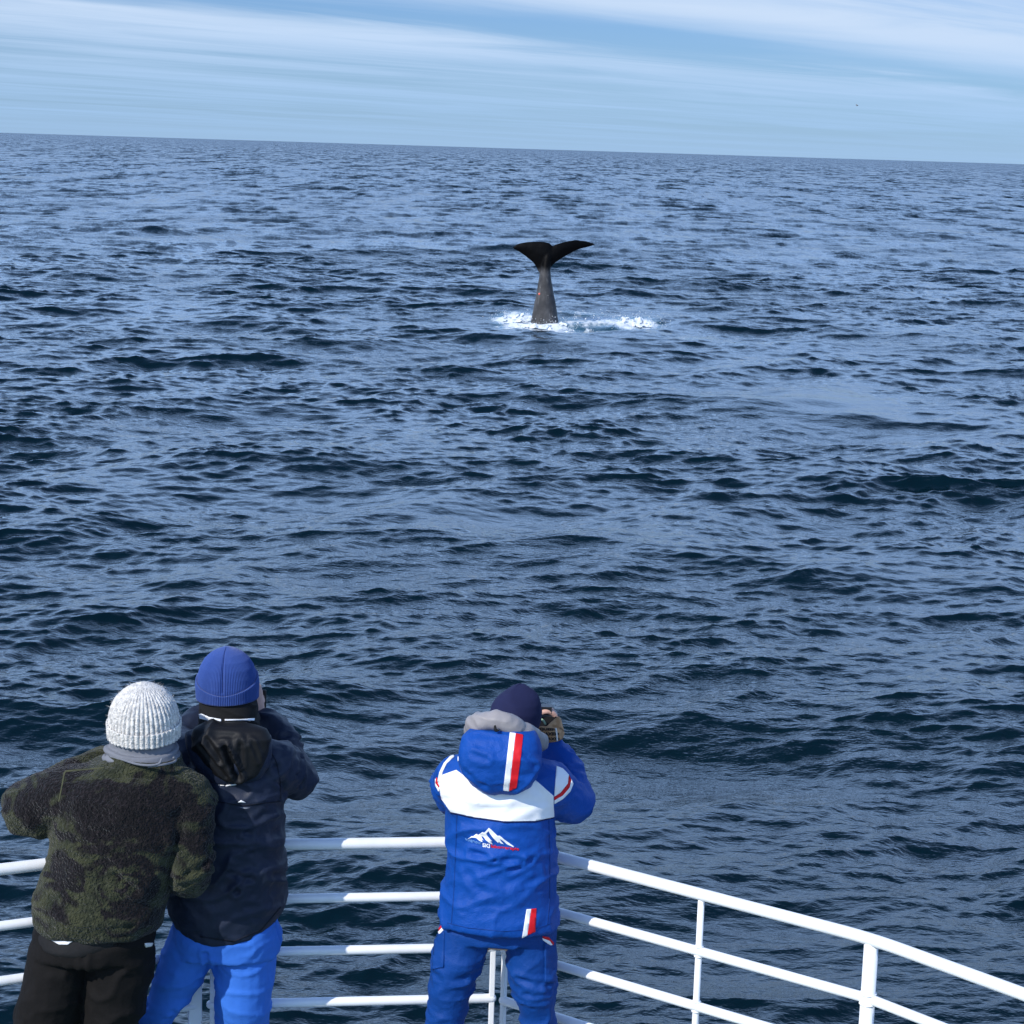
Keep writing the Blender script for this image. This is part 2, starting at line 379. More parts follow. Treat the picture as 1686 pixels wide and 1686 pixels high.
post(-.020, 7.221, 0, flat=(.010, .010), ang=.1); post(.024, 7.205, 0, flat=(.009, .010), ang=-.6)
post(.176, 7.10, .0115); post(.696, 6.745, .0115); post(*PTS[4], .024); post(*PTS[5], .024); post(*PTS[1], .024); post(*PTS[6], .024); post(*PTS[0], .024); post(1.9, 5.68, .0115)
for (x, y, r) in ((.176, 7.10, .0115), (.696, 6.745, .0115), (PTS[4][0], PTS[4][1], .024), (1.9, 5.68, .0115)):      # weld beads where rails meet posts
    for k in range(1, 5):
        for dz in (-1, 1):
            a = np.linspace(0, 2*np.pi, 13); zz_ = zt(k)+dz*.0175
            v, f = tube(np.stack([x+(r+.002)*np.cos(a), y+(r+.002)*np.sin(a), zz_+0*a], 1), .0035, 6, 1, round_ends=False); put('weld_bead', v, f, M_RAIL, rl)
for (x, y, a) in ((-.10, 7.216, .13), (.10, 7.153, -.6)):            # little plates under the top rail at the joint
    v, f = box((x, y, zt(0)-.028), (.035, .004, .012), [[math.cos(a), -math.sin(a), 0], [math.sin(a), math.cos(a), 0], [0, 0, 1]]); put('bracket', v, f, M_RAIL, rl, False)

# ---------------------------------------------------------------- the diving whale
WY = WH[1]
def whale_px(cx, cy): return U(790+cx/5.27, 370+cy/5.27, WY)
FL = [(505, 408), (492, 372), (462, 326), (402, 276), (342, 236), (282, 200), (318, 171), (385, 152), (480, 145), (560, 149), (608, 160), (629, 188),
      (658, 172), (720, 151), (780, 140), (838, 135), (925, 146), (980, 160), (1012, 181), (940, 200), (862, 216), (790, 250), (720, 287), (660, 327), (620, 368), (603, 408)]
P2d = np.array([[whale_px(*q)[0], whale_px(*q)[2]] for q in FL])
bm = bmesh.new(); bm.faces.new([bm.verts.new((p[0], 0, p[1])) for p in P2d]); bm.faces.ensure_lookup_table(); bm.faces[0].normal_update(); bmesh.ops.triangulate(bm, faces=bm.faces[:], ngon_method='EAR_CLIP')
for ax, nn in ((0, (1, 0, 0)), (2, (0, 0, 1))):
    lo, hi = min(v.co[ax] for v in bm.verts), max(v.co[ax] for v in bm.verts)
    for q in np.arange(lo+.06, hi, .09):
        co = [0, 0, 0]; co[ax] = q; bmesh.ops.bisect_plane(bm, geom=bm.verts[:]+bm.edges[:]+bm.faces[:], plane_co=co, plane_no=nn)
bm.verts.index_update(); VV = np.array([v.co[:] for v in bm.verts]); FF = [[v.index for v in f.verts] for f in bm.faces]; bnd = np.array([v.is_boundary for v in bm.verts]); bm.free()
A, B = P2d, np.roll(P2d, -1, 0); dmin = np.full(len(VV), 9.0)
for a, b in zip(A, B):
    if abs(a[1]-P2d[0][1]) < .05 and abs(b[1]-P2d[0][1]) < .05: continue
    ab = b-a; t = np.clip(((VV[:, [0, 2]]-a)@ab)/(ab@ab), 0, 1); dmin = np.minimum(dmin, np.linalg.norm(VV[:, [0, 2]]-a-t[:, None]*ab, axis=1))
rootx = whale_px(555, 400)[0]; spanx = np.abs(VV[:, 0]-rootx)
th = .035+.13*(1-np.exp(-dmin/.22))*np.exp(-(spanx/1.5)**2)
curve = -.16*(spanx)**1.6*np.sign(rootx-VV[:, 0])*.6 + .06*spanx**2        # the near lobe bows towards the ship, the far one away
fr = VV.copy(); fr[:, 1] = WY+curve-th; bk = VV.copy(); bk[:, 1] = WY+curve+th
nv = len(VV); ff = [tuple(f) for f in FF]+[tuple(i+nv for i in f[::-1]) for f in FF]
edge = {}
for f in FF:
    for i in range(len(f)): edge[(f[i], f[(i+1) % len(f)])] = 1
ff += [(b, a, a+nv, b+nv) for (a, b) in edge if (b, a) not in edge]
rings = []
for z, c, r, d in ((-3.2, .25, 1.05, 1.5), (-1.5, .12, .80, 1.05), (-.5, .03, .66, .8), (.1, .0, .595, .70), (.65, -.01, .50, .60), (1.24, -.03, .385, .50), (1.75, -.05, .295, .42), (2.25, -.06, .232, .34), (2.6, -.02, .215, .26), (2.9, .03, .17, .19), (3.15, .09, .07, .09)):
    rings.append(ring((WH[0]+c, WY+.10*max(0, 1.5-z), z), r, d, 36))
wv, wq = fuse([(np.concatenate([fr, bk]), ff), loft(rings)], .035, 3)
wv = wv+normals_np(wv, wq)*(fbm(wv*2.2, 3)*.02)[:, None]
def whale_mat(t, bs):
    p = t.n('ShaderNodeTexCoord').outputs['Object']; z = t.n('ShaderNodeSeparateXYZ', {0: p}).outputs[2]
    mott = t.noise(p, 1.6, 6, .65); st = t.noise(t.v('MULTIPLY', p, (5, 5, .9)), 1.0, 4, .6)
    grey = t.mix(t.ss(mott, .35, .7), (.042, .042, .044, 1), (.088, .087, .088, 1))
    grey = t.mix(t.ss(st, .58, .72, 0, .5), grey, (.15, .149, .15, 1))
    vo = t.n('ShaderNodeTexVoronoi', {'Vector': p, 'Scale': 3.2}).outputs[0]; grey = t.mix(t.ss(vo, .05, .075, .7, 0), grey, (.35, .34, .33, 1))
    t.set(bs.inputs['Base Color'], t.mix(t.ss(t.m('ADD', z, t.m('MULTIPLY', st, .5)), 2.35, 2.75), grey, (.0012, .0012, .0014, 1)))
    t.set(bs.inputs['Normal'], t.n('ShaderNodeBump', {'Strength': .5, 'Distance': .03, 'Height': st}).outputs[0])
wh = thing('whale', (WH[0], WY, 0), 'dark sperm whale diving with its raised tail flukes above the water', 'whale')
put('tail', wv, wq, mat('whale_skin', (  .05, .05, .05), .55, .08, build=whale_mat), wh)
sc = U(888, 484, WY-.36); v, f = ball(sc, .045, .03, .055, 10, 6); put('red_mark', v, f, mat('mark_red', (.75, .16, .12), .4), wh)  # small red spot on the tail stock

# ---------------------------------------------------------------- foam and spray where it goes down
xs = np.arange(-4.6, 11.5, .05); ys = np.arange(76.0, 99.0, .11); GX, GY = np.meshgrid(xs, ys, indexing='ij'); gx, gy = GX.ravel(), GY.ravel(); ux, uy = gx-WH[0], gy-WY
dens = churn(gx, gy)
Pn = np.stack([gx*2.0, gy*.9, gx*0], 1); nz1 = fbm(Pn*1.0, 4, .6); lace = 1-np.abs(fbm(Pn*1.9+31, 3, .55))*3.2
keep = (dens+nz1*.9+.28*np.clip(lace, -1, 1)) > 1.30
ox, oy, oz = sea(gx, gy)
hb = np.clip(dens+nz1*.7-.5, 0, 1.2)*(.03+.34*np.clip(fbm(Pn*1.5+9, 3, .6), 0, 1))
P = np.stack([gx+ox, gy+oy, oz+.035+hb], 1); N1 = len(ys)
ii, jj = np.meshgrid(np.arange(len(xs)-1), np.arange(N1-1), indexing='ij'); Q = np.stack([ii*N1+jj, (ii+1)*N1+jj, (ii+1)*N1+jj+1, ii*N1+jj+1], -1).reshape(-1, 4)
Q = Q[keep[Q].sum(1) >= 3]; idx, Qn = np.unique(Q, return_inverse=True); Q = Qn.reshape(-1, 4); P = P[idx]
drops = []                                         # droplets thrown up round the stock
for k in range(700):
    w_ = rng.integers(0, 4); cx, cy, s1, s2 = ((-1.35, .6, .6, 1.4), (2.4, 1.0, 1.2, 1.6), (4.5, .6, .5, 1.2), (.3, -1.6, .9, .6))[w_]
    x, y = WH[0]+cx+rng.normal()*s1, WY+cy+rng.normal()*s2; q = sea(np.array([x]), np.array([y])); r = .007+.016*rng.random()**2
    c = np.array([x, y, q[2][0]+.06+abs(rng.normal())*.14]); o = np.array([[1, 0, 0], [-1, 0, 0], [0, 1, 0], [0, -1, 0], [0, 0, 1], [0, 0, -1]])*r
    drops.append((c+o, [(0, 2, 4), (2, 1, 4), (1, 3, 4), (3, 0, 4), (2, 0, 5), (1, 2, 5), (3, 1, 5), (0, 3, 5)]))
dv, df = join(drops)
M_FOAM = mat('foam', (.80, .84, .86), .75, .3)
fo = link('sea_foam', mesh_np('sea_foam', np.concatenate([P, dv]), [tuple(q) for q in Q]+[tuple(i+len(P) for i in f) for f in df]), M_FOAM); tag(fo, 'white foam and spray round the diving whale', kind='stuff')

# ---------------------------------------------------------------- a far sea bird
bc = U(1411, 174, 430.0); gull = thing('sea_bird', bc, 'tiny dark sea bird gliding above the horizon', 'bird')
M_BIRD = mat('bird_grey', (.16, .17, .18), .8)
v, f = tube([bc+(-.22, .05, -.03), bc+(-.1, .02, .0), bc+(.1, 0, .02), bc+(.22, 0, .04), bc+(.28, 0, .03)], [.02, .06, .075, .05, .012], 10, 3); put('body', v, f, M_BIRD, gull)
for s in (-1, 1):
    wing = [(-.10, 0, .03, .15), (-.10, s*.25, .16+.05*s, .14), (-.16, s*.5, .20+.10*s, .10), (-.26, s*.72, .16+.14*s, .02)]
    rr = [ring(bc+np.array([x*.9+.12+.25*abs(y)*(-s), y*.6, z]), ch, .014, 10, (1, 0, 0), (0, 0, 1)) for x, y, z, ch in wing]; v, f = loft(rr); put('wing', v, f, M_BIRD, gull)

# ---------------------------------------------------------------- people: shared builders
def T(y, xl, xr, yc, ry, p=2.3, n=40):
    c = U((xl+xr)/2, y, yc); rx = (U(xr, y, yc)[0]-U(xl, y, yc)[0])/2; return ring(c, rx, ry, n, p=p)
def rows(L, yc, p=2.3): return loft([T(y, a, b, yc+(o[0] if o else 0), ry, p) for y, a, b, ry, *o in L])
def seg_d(Pt, a, b):
    a, b = np.asarray(a), np.asarray(b); ab = b-a; t = np.clip(((Pt-a)@ab)/(ab@ab), 0, 1); return np.linalg.norm(Pt-a-t[:, None]*ab, axis=1)
def sculpt(V, Q, folds=0.0, fs=(7, 7, 16), lumps=0.0, fine=0.0, creases=(), seed=0.0, crumple=0.0):
    """cloth: soft lumps, running folds, fine crumple and single creases"""
    N = normals_np(V, Q); d = np.zeros(len(V)); P = V+seed
    if lumps: d += lumps*fbm(P*5, 2)
    if folds:
        w_ = np.stack([fbm(P*3+5, 2), fbm(P*3+25, 2), fbm(P*3+45, 2)], 1)*.12
        r = 1-np.abs(noise3((P+w_)*np.array(fs)))*2.6; d += folds*np.clip(r, -.4, 1)**3*(.35+1.3*np.clip(noise3(P*3.1+60)+.45, 0, 1))
    if crumple:
        w_ = np.stack([fbm(P*9+5, 2), fbm(P*9+25, 2), fbm(P*9+45, 2)], 1)*.05
        d += crumple*(np.abs(noise3((P+w_)*np.array([15, 15, 22])))*-2.4+.5)*(.3+1.2*np.clip(noise3(P*6+90)+.4, 0, 1))
    if fine: d += fine*fbm(P*38, 3, .6)
    V = V+N*d[:, None]
    for a, b, w_, dep in creases:
        q = seg_d(V, a, b); u = q/w_; prof = -dep*np.exp(-u*u*1.4)+.75*dep*np.exp(-(u-1.7)**2*1.6)
        V = V+N*prof[:, None]
    return V
def clothes(name, parts, m, person, voxel=.009, it=3, **kw):
    V, Q = fuse(parts, voxel, it); V = sculpt(V, Q, **kw) if kw else V
    o = put(name, V, Q, m, person); return o, bvh_of(V, Q)
def patch(name, polys, bvh, m, person, off=.0025, step=3.0, parent=None):
    """a panel, print or stripe sewn on: its outline laid on the cloth and given thickness"""
    bm = bmesh.new()
    if isinstance(polys, bpy.types.Mesh): bm.from_mesh(polys)
    else:
        for poly in polys: bm.faces.new([bm.verts.new((x, y, 0)) for x, y in poly])
    for f in bm.faces: f.normal_update()
    bmesh.ops.triangulate(bm, faces=bm.faces[:], ngon_method='EAR_CLIP')
    for ax, nn in ((0, (1, 0, 0)), (1, (0, 1, 0))):
        lo, hi = min(v.co[ax] for v in bm.verts), max(v.co[ax] for v in bm.verts)
        for q in np.arange(lo+step*.7, hi, step):
            co = [0, 0, 0]; co[ax] = q; bmesh.ops.bisect_plane(bm, geom=bm.verts[:]+bm.edges[:]+bm.faces[:], plane_co=co, plane_no=nn)
    dead = []; nl = bm.verts.layers.float_vector.new('n')
    bmesh.ops.remove_doubles(bm, verts=bm.verts[:], dist=.02)
    for v in bm.verts:
        h = bvh.ray_cast(CAMP, ray(v.co.x, v.co.y))
        if h[0] is None: dead.append(v); continue
        nrm = h[1] if h[1].dot(ray(v.co.x, v.co.y)) < 0 else -h[1]
        v.co = h[0]+nrm*off; v[nl] = nrm
    bmesh.ops.delete(bm, geom=dead, context='VERTS')
    r0 = ray(800, 1300)
    for f in bm.faces: f.normal_update()
    if bm.faces and sum(f.normal.dot(r0)*f.calc_area() for f in bm.faces) > 0: bmesh.ops.reverse_faces(bm, faces=bm.faces[:])
    ex = bmesh.ops.extrude_edge_only(bm, edges=[e for e in bm.edges if e.is_boundary])      # the turned-in edge
    for v in ex['geom']:
        if isinstance(v, bmesh.types.BMVert): v.co = v.co-Vector(v[nl])*off*1.4
    o_ = np.array(person['_o'])
    for v in bm.verts: v.co = v.co-Vector(o_)
    me = bpy.data.meshes.new(name); bm.to_mesh(me); bm.free(); ob = link(name, me, m, parent or person); return ob
def text_mesh(s, x, y, w, h, skew=0.0, bold=0.0):
    cu = bpy.data.curves.new('t', 'FONT'); cu.body = s; cu.size = 1; cu.offset = bold; ob = bpy.data.objects.new('t', cu); COL.objects.link(ob)
    me = bpy.data.meshes.new_from_object(ob.evaluated_get(bpy.context.evaluated_depsgraph_get())); bpy.data.objects.remove(ob)
    xs = [v.co.x for v in me.vertices]; ys = [v.co.y for v in me.vertices]; x0, x1, y0, y1 = min(xs), max(xs), min(ys), max(ys)
    for v in me.vertices:
        u, t = (v.co.x-x0)/(x1-x0), (v.co.y-y0)/(y1-y0); v.co = (x+u*w, y+u*w*skew-t*h, 0)
    return me
def hat(name, base, top, rx, ry, prof, m, person, ribs=0, amp=0.0, n=240, rows_=46, twist=0.0, noise=.0, start=0.0, grow=0.0, tmax=None, bulge=None, parent=None):
    """a knitted cap: rings from the rim to the crown, ribs as real relief"""
    base, top = np.asarray(base, float), np.asarray(top, float); ax = top-base; L = np.linalg.norm(ax); ax /= L
    ux = np.array([1, 0, 0])-ax*ax[0]; ux /= np.linalg.norm(ux); uy = np.cross(ax, ux); ts, ss = zip(*prof); phi = np.linspace(0, 2*np.pi, n, endpoint=False); rr = []
    for k in range(rows_):
        t = k/(rows_-1)
        tt = start+(1-start)*(1-(1-t)**1.15) if tmax is None else start+(tmax(phi)-start)*t
        s = np.interp(tt, ts, ss)*np.ones(n)
        rib = amp*np.abs(np.cos(ribs*phi/2+twist*t))**.7 if ribs else 0.0
        rad = 1.0+(rib+grow)/rx
        if ribs: rad = 1.0+(rib*np.clip(s*1.6, 0, 1)+grow)/rx
        x = np.cos(phi)*rx*s*rad; y = np.sin(phi)*ry*s*rad
        P = base+np.outer(np.ones(n)*tt*L, ax)+x[:, None]*ux+y[:, None]*uy
        if bulge is not None: P = P+bulge(phi, tt)
        rr.append(P)
    V, Fc = loft(rr, cap=tmax is None)
    if tmax is not None:                      # a turned-up brim: an inner wall closes it
        inner = [base+(r-base)*np.array([.965, .965, 1.0]) for r in rr[::-1]]; V, Fc = loft(rr+inner, cap=False)
        Fc += [((len(rr)*2-1)*n+j, (len(rr)*2-1)*n+(j+1) % n, (j+1) % n, j) for j in range(n)]
    if noise:
        V = V+np.stack([noise3(V*90), noise3(V*90+40), noise3(V*90+80)], 1)*noise
    return put(name, V, Fc, m, person if parent is None else person)
def hand(wr, fwd, pal, s=1.0, curl=1.1, side=1):
    """palm, four bent fingers and a thumb; fwd along the fingers, pal out of the palm"""
    fwd = np.asarray(fwd, float); fwd /= np.linalg.norm(fwd); pal = np.asarray(pal, float); pal -= fwd*(pal@fwd); pal /= np.linalg.norm(pal); lat = np.cross(fwd, pal)*side
    wr = np.asarray(wr, float); out = [tube([wr-fwd*.03, wr+fwd*.03*s, wr+fwd*.085*s], [.025*s, .034*s, .037*s], 14, 4, flat=.5)]
    for i, (o, l) in enumerate(((-.030, .070), (-.010, .082), (.011, .076), (.030, .060))):
        p = wr+fwd*.085*s+lat*o*s; pts = [p-fwd*.02*s]; a = .25; q = p
        for k, fr in enumerate((.45, .32, .25)):
            pts.append(q); a += curl*(.55+.1*k); q = q+(fwd*math.cos(a*.8)+pal*math.sin(a*.8))*l*fr*s
        pts.append(q); out.append(tube(pts, [.0095*s, .0095*s, .009*s, .0085*s, .007*s], 10, 3))
    p = wr+fwd*.03*s-lat*.03*s; out.append(tube([p, p-lat*.022*s+fwd*.022*s+pal*.012*s, p-lat*.026*s+fwd*.05*s+pal*.028*s, p-lat*.016*s+fwd*.072*s+pal*.036*s], [.014*s, .012*s, .0105*s, .008*s], 10, 3))
    return out
def head(c, s=1.0):
    """skull, jaw, brow, nose, lips and ears, looking ahead (+Y)"""
    c = np.asarray(c, float); A = lambda *q: c+np.array(q)*s
    return [ball(A(0, -.012, .02), .074*s, .094*s, .105*s), ball(A(0, .03, -.055), .056*s, .062*s, .062*s), ball(A(0, .075, .028), .05*s, .02*s, .014*s), tube([A(0, .085, .02), A(0, .105, -.012), A(0, .098, -.022)], [.008*s, .014*s, .012*s], 10, 3),
            ball(A(0, .088, -.052), .024*s, .012*s, .007*s), ball(A(0, .086, -.064), .021*s, .012*s, .008*s), ball(A(0, .08, -.092), .022*s, .016*s, .014*s), ball(A(-.076, .0, -.005), .008*s, .02*s, .032*s), ball(A(.076, .0, -.005), .008*s, .02*s, .032*s)]
M_SKIN = mat('skin', (.56, .33, .25), .5, build=lambda t, bs: soft(t, bs, 90, 500, .0008))
M_EYE = mat('eye_white', (.75, .74, .72), .2)
M_BOOT = mat('boot_leather', (.02, .018, .016), .5)
def person_body(person, J, hs, hands):
    """one continuous figure from the joints J, under the clothes"""
    b = np.array(person['_o']); P = [tube([J['pelvis'], J['belly'], J['chest'], J['neck']], [.115, .105, .12, .055], 18, 5, flat=.78), tube([J['neck']-(0, 0, .02), J['head']-(0, 0, .03)], [.056, .052], 14, 3)]+head(J['head'], hs)
    for s in 'LR':
        P.append(tube([J['sh'+s]*.8+J['chest']*.2, J['sh'+s], (J['sh'+s]+J['el'+s])/2, J['el'+s], (J['el'+s]*.6+J['wr'+s]*.4), J['wr'+s]], [.06, .055, .047, .038, .038, .026], 14, 4))
        P.append(tube([J['hip'+s], (J['hip'+s]+J['kn'+s])/2, J['kn'+s], J['kn'+s]*.65+J['an'+s]*.35, J['an'+s]], [.075, .058, .045, .045, .034], 14, 4))
        P.append(tube([J['an'+s]+(0, -.03, -.03), J['an'+s]+(0, .05, -.045), J['an'+s]+(0, .14, -.06)], [.036, .035, .026], 12, 3, flat=.8))
    for h in hands: P += h
    V, Q = fuse(P, .0075, 2); put('body', V, Q, M_SKIN, person)
    for s in (-1, 1):
        v, f = ball(J['head']+np.array([s*.031, .076, .006])*hs, .0115, .0115, .0115, 12, 8); put('eye', v, f, M_EYE, person)
    for s in 'LR':
        a = J['an'+s]; v, f = fuse([tube([a+(0, 0, .12), a+(0, 0, .0), a+(0, -.01, -.05)], [.058, .056, .052], 16, 3), tube([a+(0, -.04, -.058), a+(0, .06, -.058), a+(0, .17, -.066)], [.046, .048, .038], 14, 4, flat=.85), box(a+(0, .06, -.092), (.045, .14, .012))], .008, 2); put('boot', v, f, M_BOOT, person)
def cloth_mat(name, col, rough=.7, s1=70, s2=500, d=.0015, var=.12, sheen=.0):
    def b(t, bs):
        p = soft(t, bs, s1, s2, d); nz = t.noise(p, 4, 4, .6)
        t.set(bs.inputs['Base Color'], t.mix(t.ss(nz, .3, .7), tuple(c*(1-var) for c in col)+(1,), tuple(c*(1+var) for c in col)+(1,)))
        if sheen: bs.inputs['Sheen Weight'].default_value = sheen
    return mat(name, col, rough, .25, build=b)
def knit_mat(name, a, bcol, n, s=260, d=.003):
    def b(t, bs):
        p = t.n('ShaderNodeTexCoord').outputs['Object']; f = t.noise(p, n, 4, .75); g = t.noise(p, s, 2, .6); v = t.n('ShaderNodeTexVoronoi', {'Vector': p, 'Scale': s*.6}).outputs[0]
        t.set(bs.inputs['Base Color'], t.mix(t.ss(f, .42, .62), (*a, 1), (*bcol, 1)))
        t.set(bs.inputs['Normal'], t.n('ShaderNodeBump', {'Strength': .8, 'Distance': d, 'Height': t.m('ADD', g, v)}).outputs[0]); bs.inputs['Sheen Weight'].default_value = .25
    return mat(name, a, .9, .2, build=b)
a_ = lambda *q: np.array(q, float)
def arm_creases(pts, rad, n, seed, dep=.007):
    """short folds lying across a sleeve, bunched near the elbow"""
    g = np.random.default_rng(seed); out = []; pts = [np.asarray(p, float) for p in pts]
    for k in range(n):
        i = g.integers(0, len(pts)-1); t = g.uniform(.1, .95); c = pts[i]*(1-t)+pts[i+1]*t; ax = pts[i+1]-pts[i]; ax /= np.linalg.norm(ax)
        d = np.cross(ax, g.normal(size=3)); d /= np.linalg.norm(d); e = np.cross(ax, d); c = c+d*rad; h = g.uniform(.02, .05); tl = g.uniform(-.6, .6)
        out.append((c-e*h-ax*h*tl, c+e*h+ax*h*tl, g.uniform(.007, .012), dep*g.uniform(.6, 1.3)))
    return out

# ---------------------------------------------------------------- person in the blue, white and red ski jacket
YC = 6.90
p3 = thing('person', (0.0, YC, DECK), 'person in blue, white and red ski jacket and navy beanie photographing the whale', 'person', 'people watching the whale at the bow')
M_BLUE = cloth_mat('ski_blue', (.001, .056, .30), .6, 45, 320, .006, .10)
M_BLUE2 = cloth_mat('ski_trouser_shaded_blue', (.001, .042, .215), .62, 45, 320, .006, .10)  # deeper than the jacket: the shadow over the trousers is put into their colour
M_WHITE = cloth_mat('ski_white', (.80, .81, .83), .6, 60, 400, .001, .02)
M_RED = cloth_mat('ski_red', (.60, .010, .018), .55, 60, 400, .001, .05)
M_NAVYHAT = cloth_mat('navy_beanie_knit', (.011, .014, .052), .9, 200, 900, .001, .15)
M_GREY = cloth_mat('grey_down', (.27, .255, .26), .45, 60, 300, .002, .06)
M_BLACK = cloth_mat('black_cloth', (.010, .010, .011), .7, 80, 500, .002, .2)
J = dict(pelvis=U(822, 1512, YC), belly=U(822, 1440, YC+.01), chest=U(818, 1310, YC+.02), neck=U(828, 1222, YC+.02), head=U(847, 1190, YC+.075), shL=U(752, 1282, YC+.02), shR=U(886, 1288, YC), elR=U(946, 1320, YC+.13), wrR=U(905, 1222, YC+.27))
J['elL'] = J['shL']+a_(.0, .22, -.13); J['wrL'] = U(858, 1215, YC+.36); J['hipL'] = U(775, 1545, YC); J['hipR'] = U(862, 1545, YC)
J['knL'] = U(731, 1688, YC+.01); J['knR'] = U(888, 1688, YC+.02); J['anL'] = a_(-.265, YC+.0, DECK+.105); J['anR'] = a_(.20, YC+.03, DECK+.105)
camc = U(900, 1187, YC+.30)
hR = hand(U(908, 1216, YC+.30), a_(-.10, .30, .75), a_(-.8, .5, .0), .95, 1.0, 1); hL = hand(J['wrL']+a_(.0, .03, 0), a_(.35, .1, .6), a_(.3, .2, .4), .95, .9, -1)
finger = [tube([U(918, 1192, YC+.30), U(912, 1176, YC+.29), U(902, 1171.5, YC+.28), U(892, 1173, YC+.275), U(888, 1178, YC+.275)], [.013, .0125, .0115, .0105, .009], 10, 4)]
person_body(p3, J, .90, [hR, hL, finger])
M3 = M_BLUE
jk = [rows([(1516, 724, 918, .162), (1508, 724, 918, .168), (1488, 727, 916, .164), (1455, 732, 915, .152), (1405, 736, 914, .146), (1365, 737, 912, .144), (1325, 734, 910, .145, .005), (1290, 731, 908, .140, .01), (1264, 742, 899, .126, .015), (1243, 765, 885, .105, .02), (1222, 793, 868, .08, .02)], YC),
      tube([U(800, 1292, YC+.01), J['shR']+a_(-.01, 0, 0), (J['shR']+J['elR'])/2+a_(.0, -.01, 0), J['elR'], J['elR']*.45+J['wrR']*.55+a_(.012, 0, 0), U(907, 1233, YC+.262)], [.09, .086, .080, .072, .060, .050], 20, 5),
      tube([U(815, 1290, YC+.01), J['shL']+a_(.005, 0, 0), J['shL']*.4+J['elL']*.6, J['elL'], J['elL']*.4+J['wrL']*.6, J['wrL']], [.09, .080, .072, .068, .055, .045], 20, 5)]
bk = lambda x, y, d=.14: U(x, y, YC-d)
jk_o, jk_b = clothes('jacket', jk, M3, p3, .0075, 2, folds=.012, fs=(4, 4, 12), lumps=.007, fine=.0010, crumple=.0055, seed=4.2, creases=[
    (bk(775, 1404), bk(812, 1412), .012, .010), (bk(812, 1412), bk(858, 1416), .011, .010), (bk(840, 1432), bk(885, 1412), .012, .007), (bk(770, 1440), bk(800, 1470), .018, .006), (bk(850, 1470), bk(900, 1440), .016, .006), (bk(760, 1372), bk(800, 1378), .010, .004),
    (U(925, 1285, YC), U(950, 1290, YC+.1), .012, .006), (U(930, 1330, YC+.02), U(952, 1322, YC+.08), .012, .006), (bk(738, 1500), bk(912, 1506), .008, .0025)]+arm_creases([J['shR'], J['elR'], J['wrR']], .07, 16, 5)+arm_creases([J['shL'], J['elL']], .07, 6, 6))
# white yoke across the back, in its sewn outline
patch('white_yoke', [[(722, 1289), (728, 1276), (752, 1268), (775, 1285), (800, 1298), (852, 1302), (876, 1281), (886, 1288), (911, 1310), (911.5, 1345), (880, 1351.5), (830, 1352), (780, 1345), (742, 1336), (728, 1316)]], jk_b, M_WHITE, p3, .003)
M_SEAM = cloth_mat('dark_blue_seam', (.001, .010, .07), .7); M_SEAM3 = cloth_mat('blue_seam', (.001, .034, .19), .7)
patch('yoke_seam', [[(742, 1336.5), (780, 1345.5), (830, 1352.5), (880, 1352), (911.5, 1345.5), (911.5, 1347.3), (880, 1354.2), (830, 1354.7), (780, 1347.7), (741.5, 1338.5)]], jk_b, M_SEAM, p3, .0022)
patch('hem_seam', [[(737, 1519), (770, 1527), (830, 1533), (880, 1529), (909, 1520), (909, 1521.2), (880, 1530.3), (830, 1534.4), (770, 1528.4), (737, 1520.4)]], jk_b, M_SEAM3, p3, .001)
patch('side_seam', [[(752, 1340), (753.2, 1340), (751, 1400), (748, 1470), (744, 1520), (742.8, 1520), (746.8, 1470), (749.8, 1400)]], jk_b, M_SEAM3, p3, .001)
patch('side_seam', [[(903, 1350), (904.2, 1350), (906, 1420), (905.5, 1480), (902, 1522), (900.8, 1522), (904.3, 1480), (904.8, 1420)]], jk_b, M_SEAM3, p3, .001)
# logo: the peaks, then the three words
L = lambda P: [(750+x/12.97, 1350+y/12.97) for x, y in P]
patch('mountain_emblem', [L([(265, 405), (345, 345), (375, 348), (445, 297), (490, 320), (570, 262), (615, 275), (710, 172), (760, 205), (900, 340), (945, 335), (1060, 430), (1255, 570), (1235, 582), (1100, 520), (1015, 440), (940, 400), (985, 470), (1030, 515), (960, 500), (930, 455), (915, 490), (850, 430), (800, 380), (740, 300), (705, 235), (655, 295), (700, 370), (785, 455), (745, 440), (800, 525), (730, 495), (650, 430), (590, 350), (545, 350), (600, 440), (560, 415), (580, 475), (510, 445), (440, 385), (355, 375)])], jk_b, M_WHITE, p3, .0016, 2.0)
M_PALE = cloth_mat('pale_blue_thread', (.16, .33, .62), .6)
patch('lettering', text_mesh('vuqnoui', 766.2, 1385.0, 26.0, 6.2, .27), jk_b, M_PALE, p3, .0014, 2.0)
patch('lettering', text_mesh('SKI', 794.5, 1394.5, 12.0, 6.6, .17, .03), jk_b, M_WHITE, p3, .0016, 2.0)
patch('lettering', text_mesh('laborrerapie', 808.5, 1397.2, 46.0, 6.6, .10, .02), jk_b, M_RED, p3, .0016, 2.0)
patch('white_stripe', [[(867, 1497), (874.5, 1496.5), (868, 1540), (859.5, 1544)]], jk_b, M_WHITE, p3, .0022)
patch('red_stripe', [[(874.5, 1496.5), (883, 1495.5), (881, 1534), (868, 1540)]], jk_b, M_RED, p3, .0022)
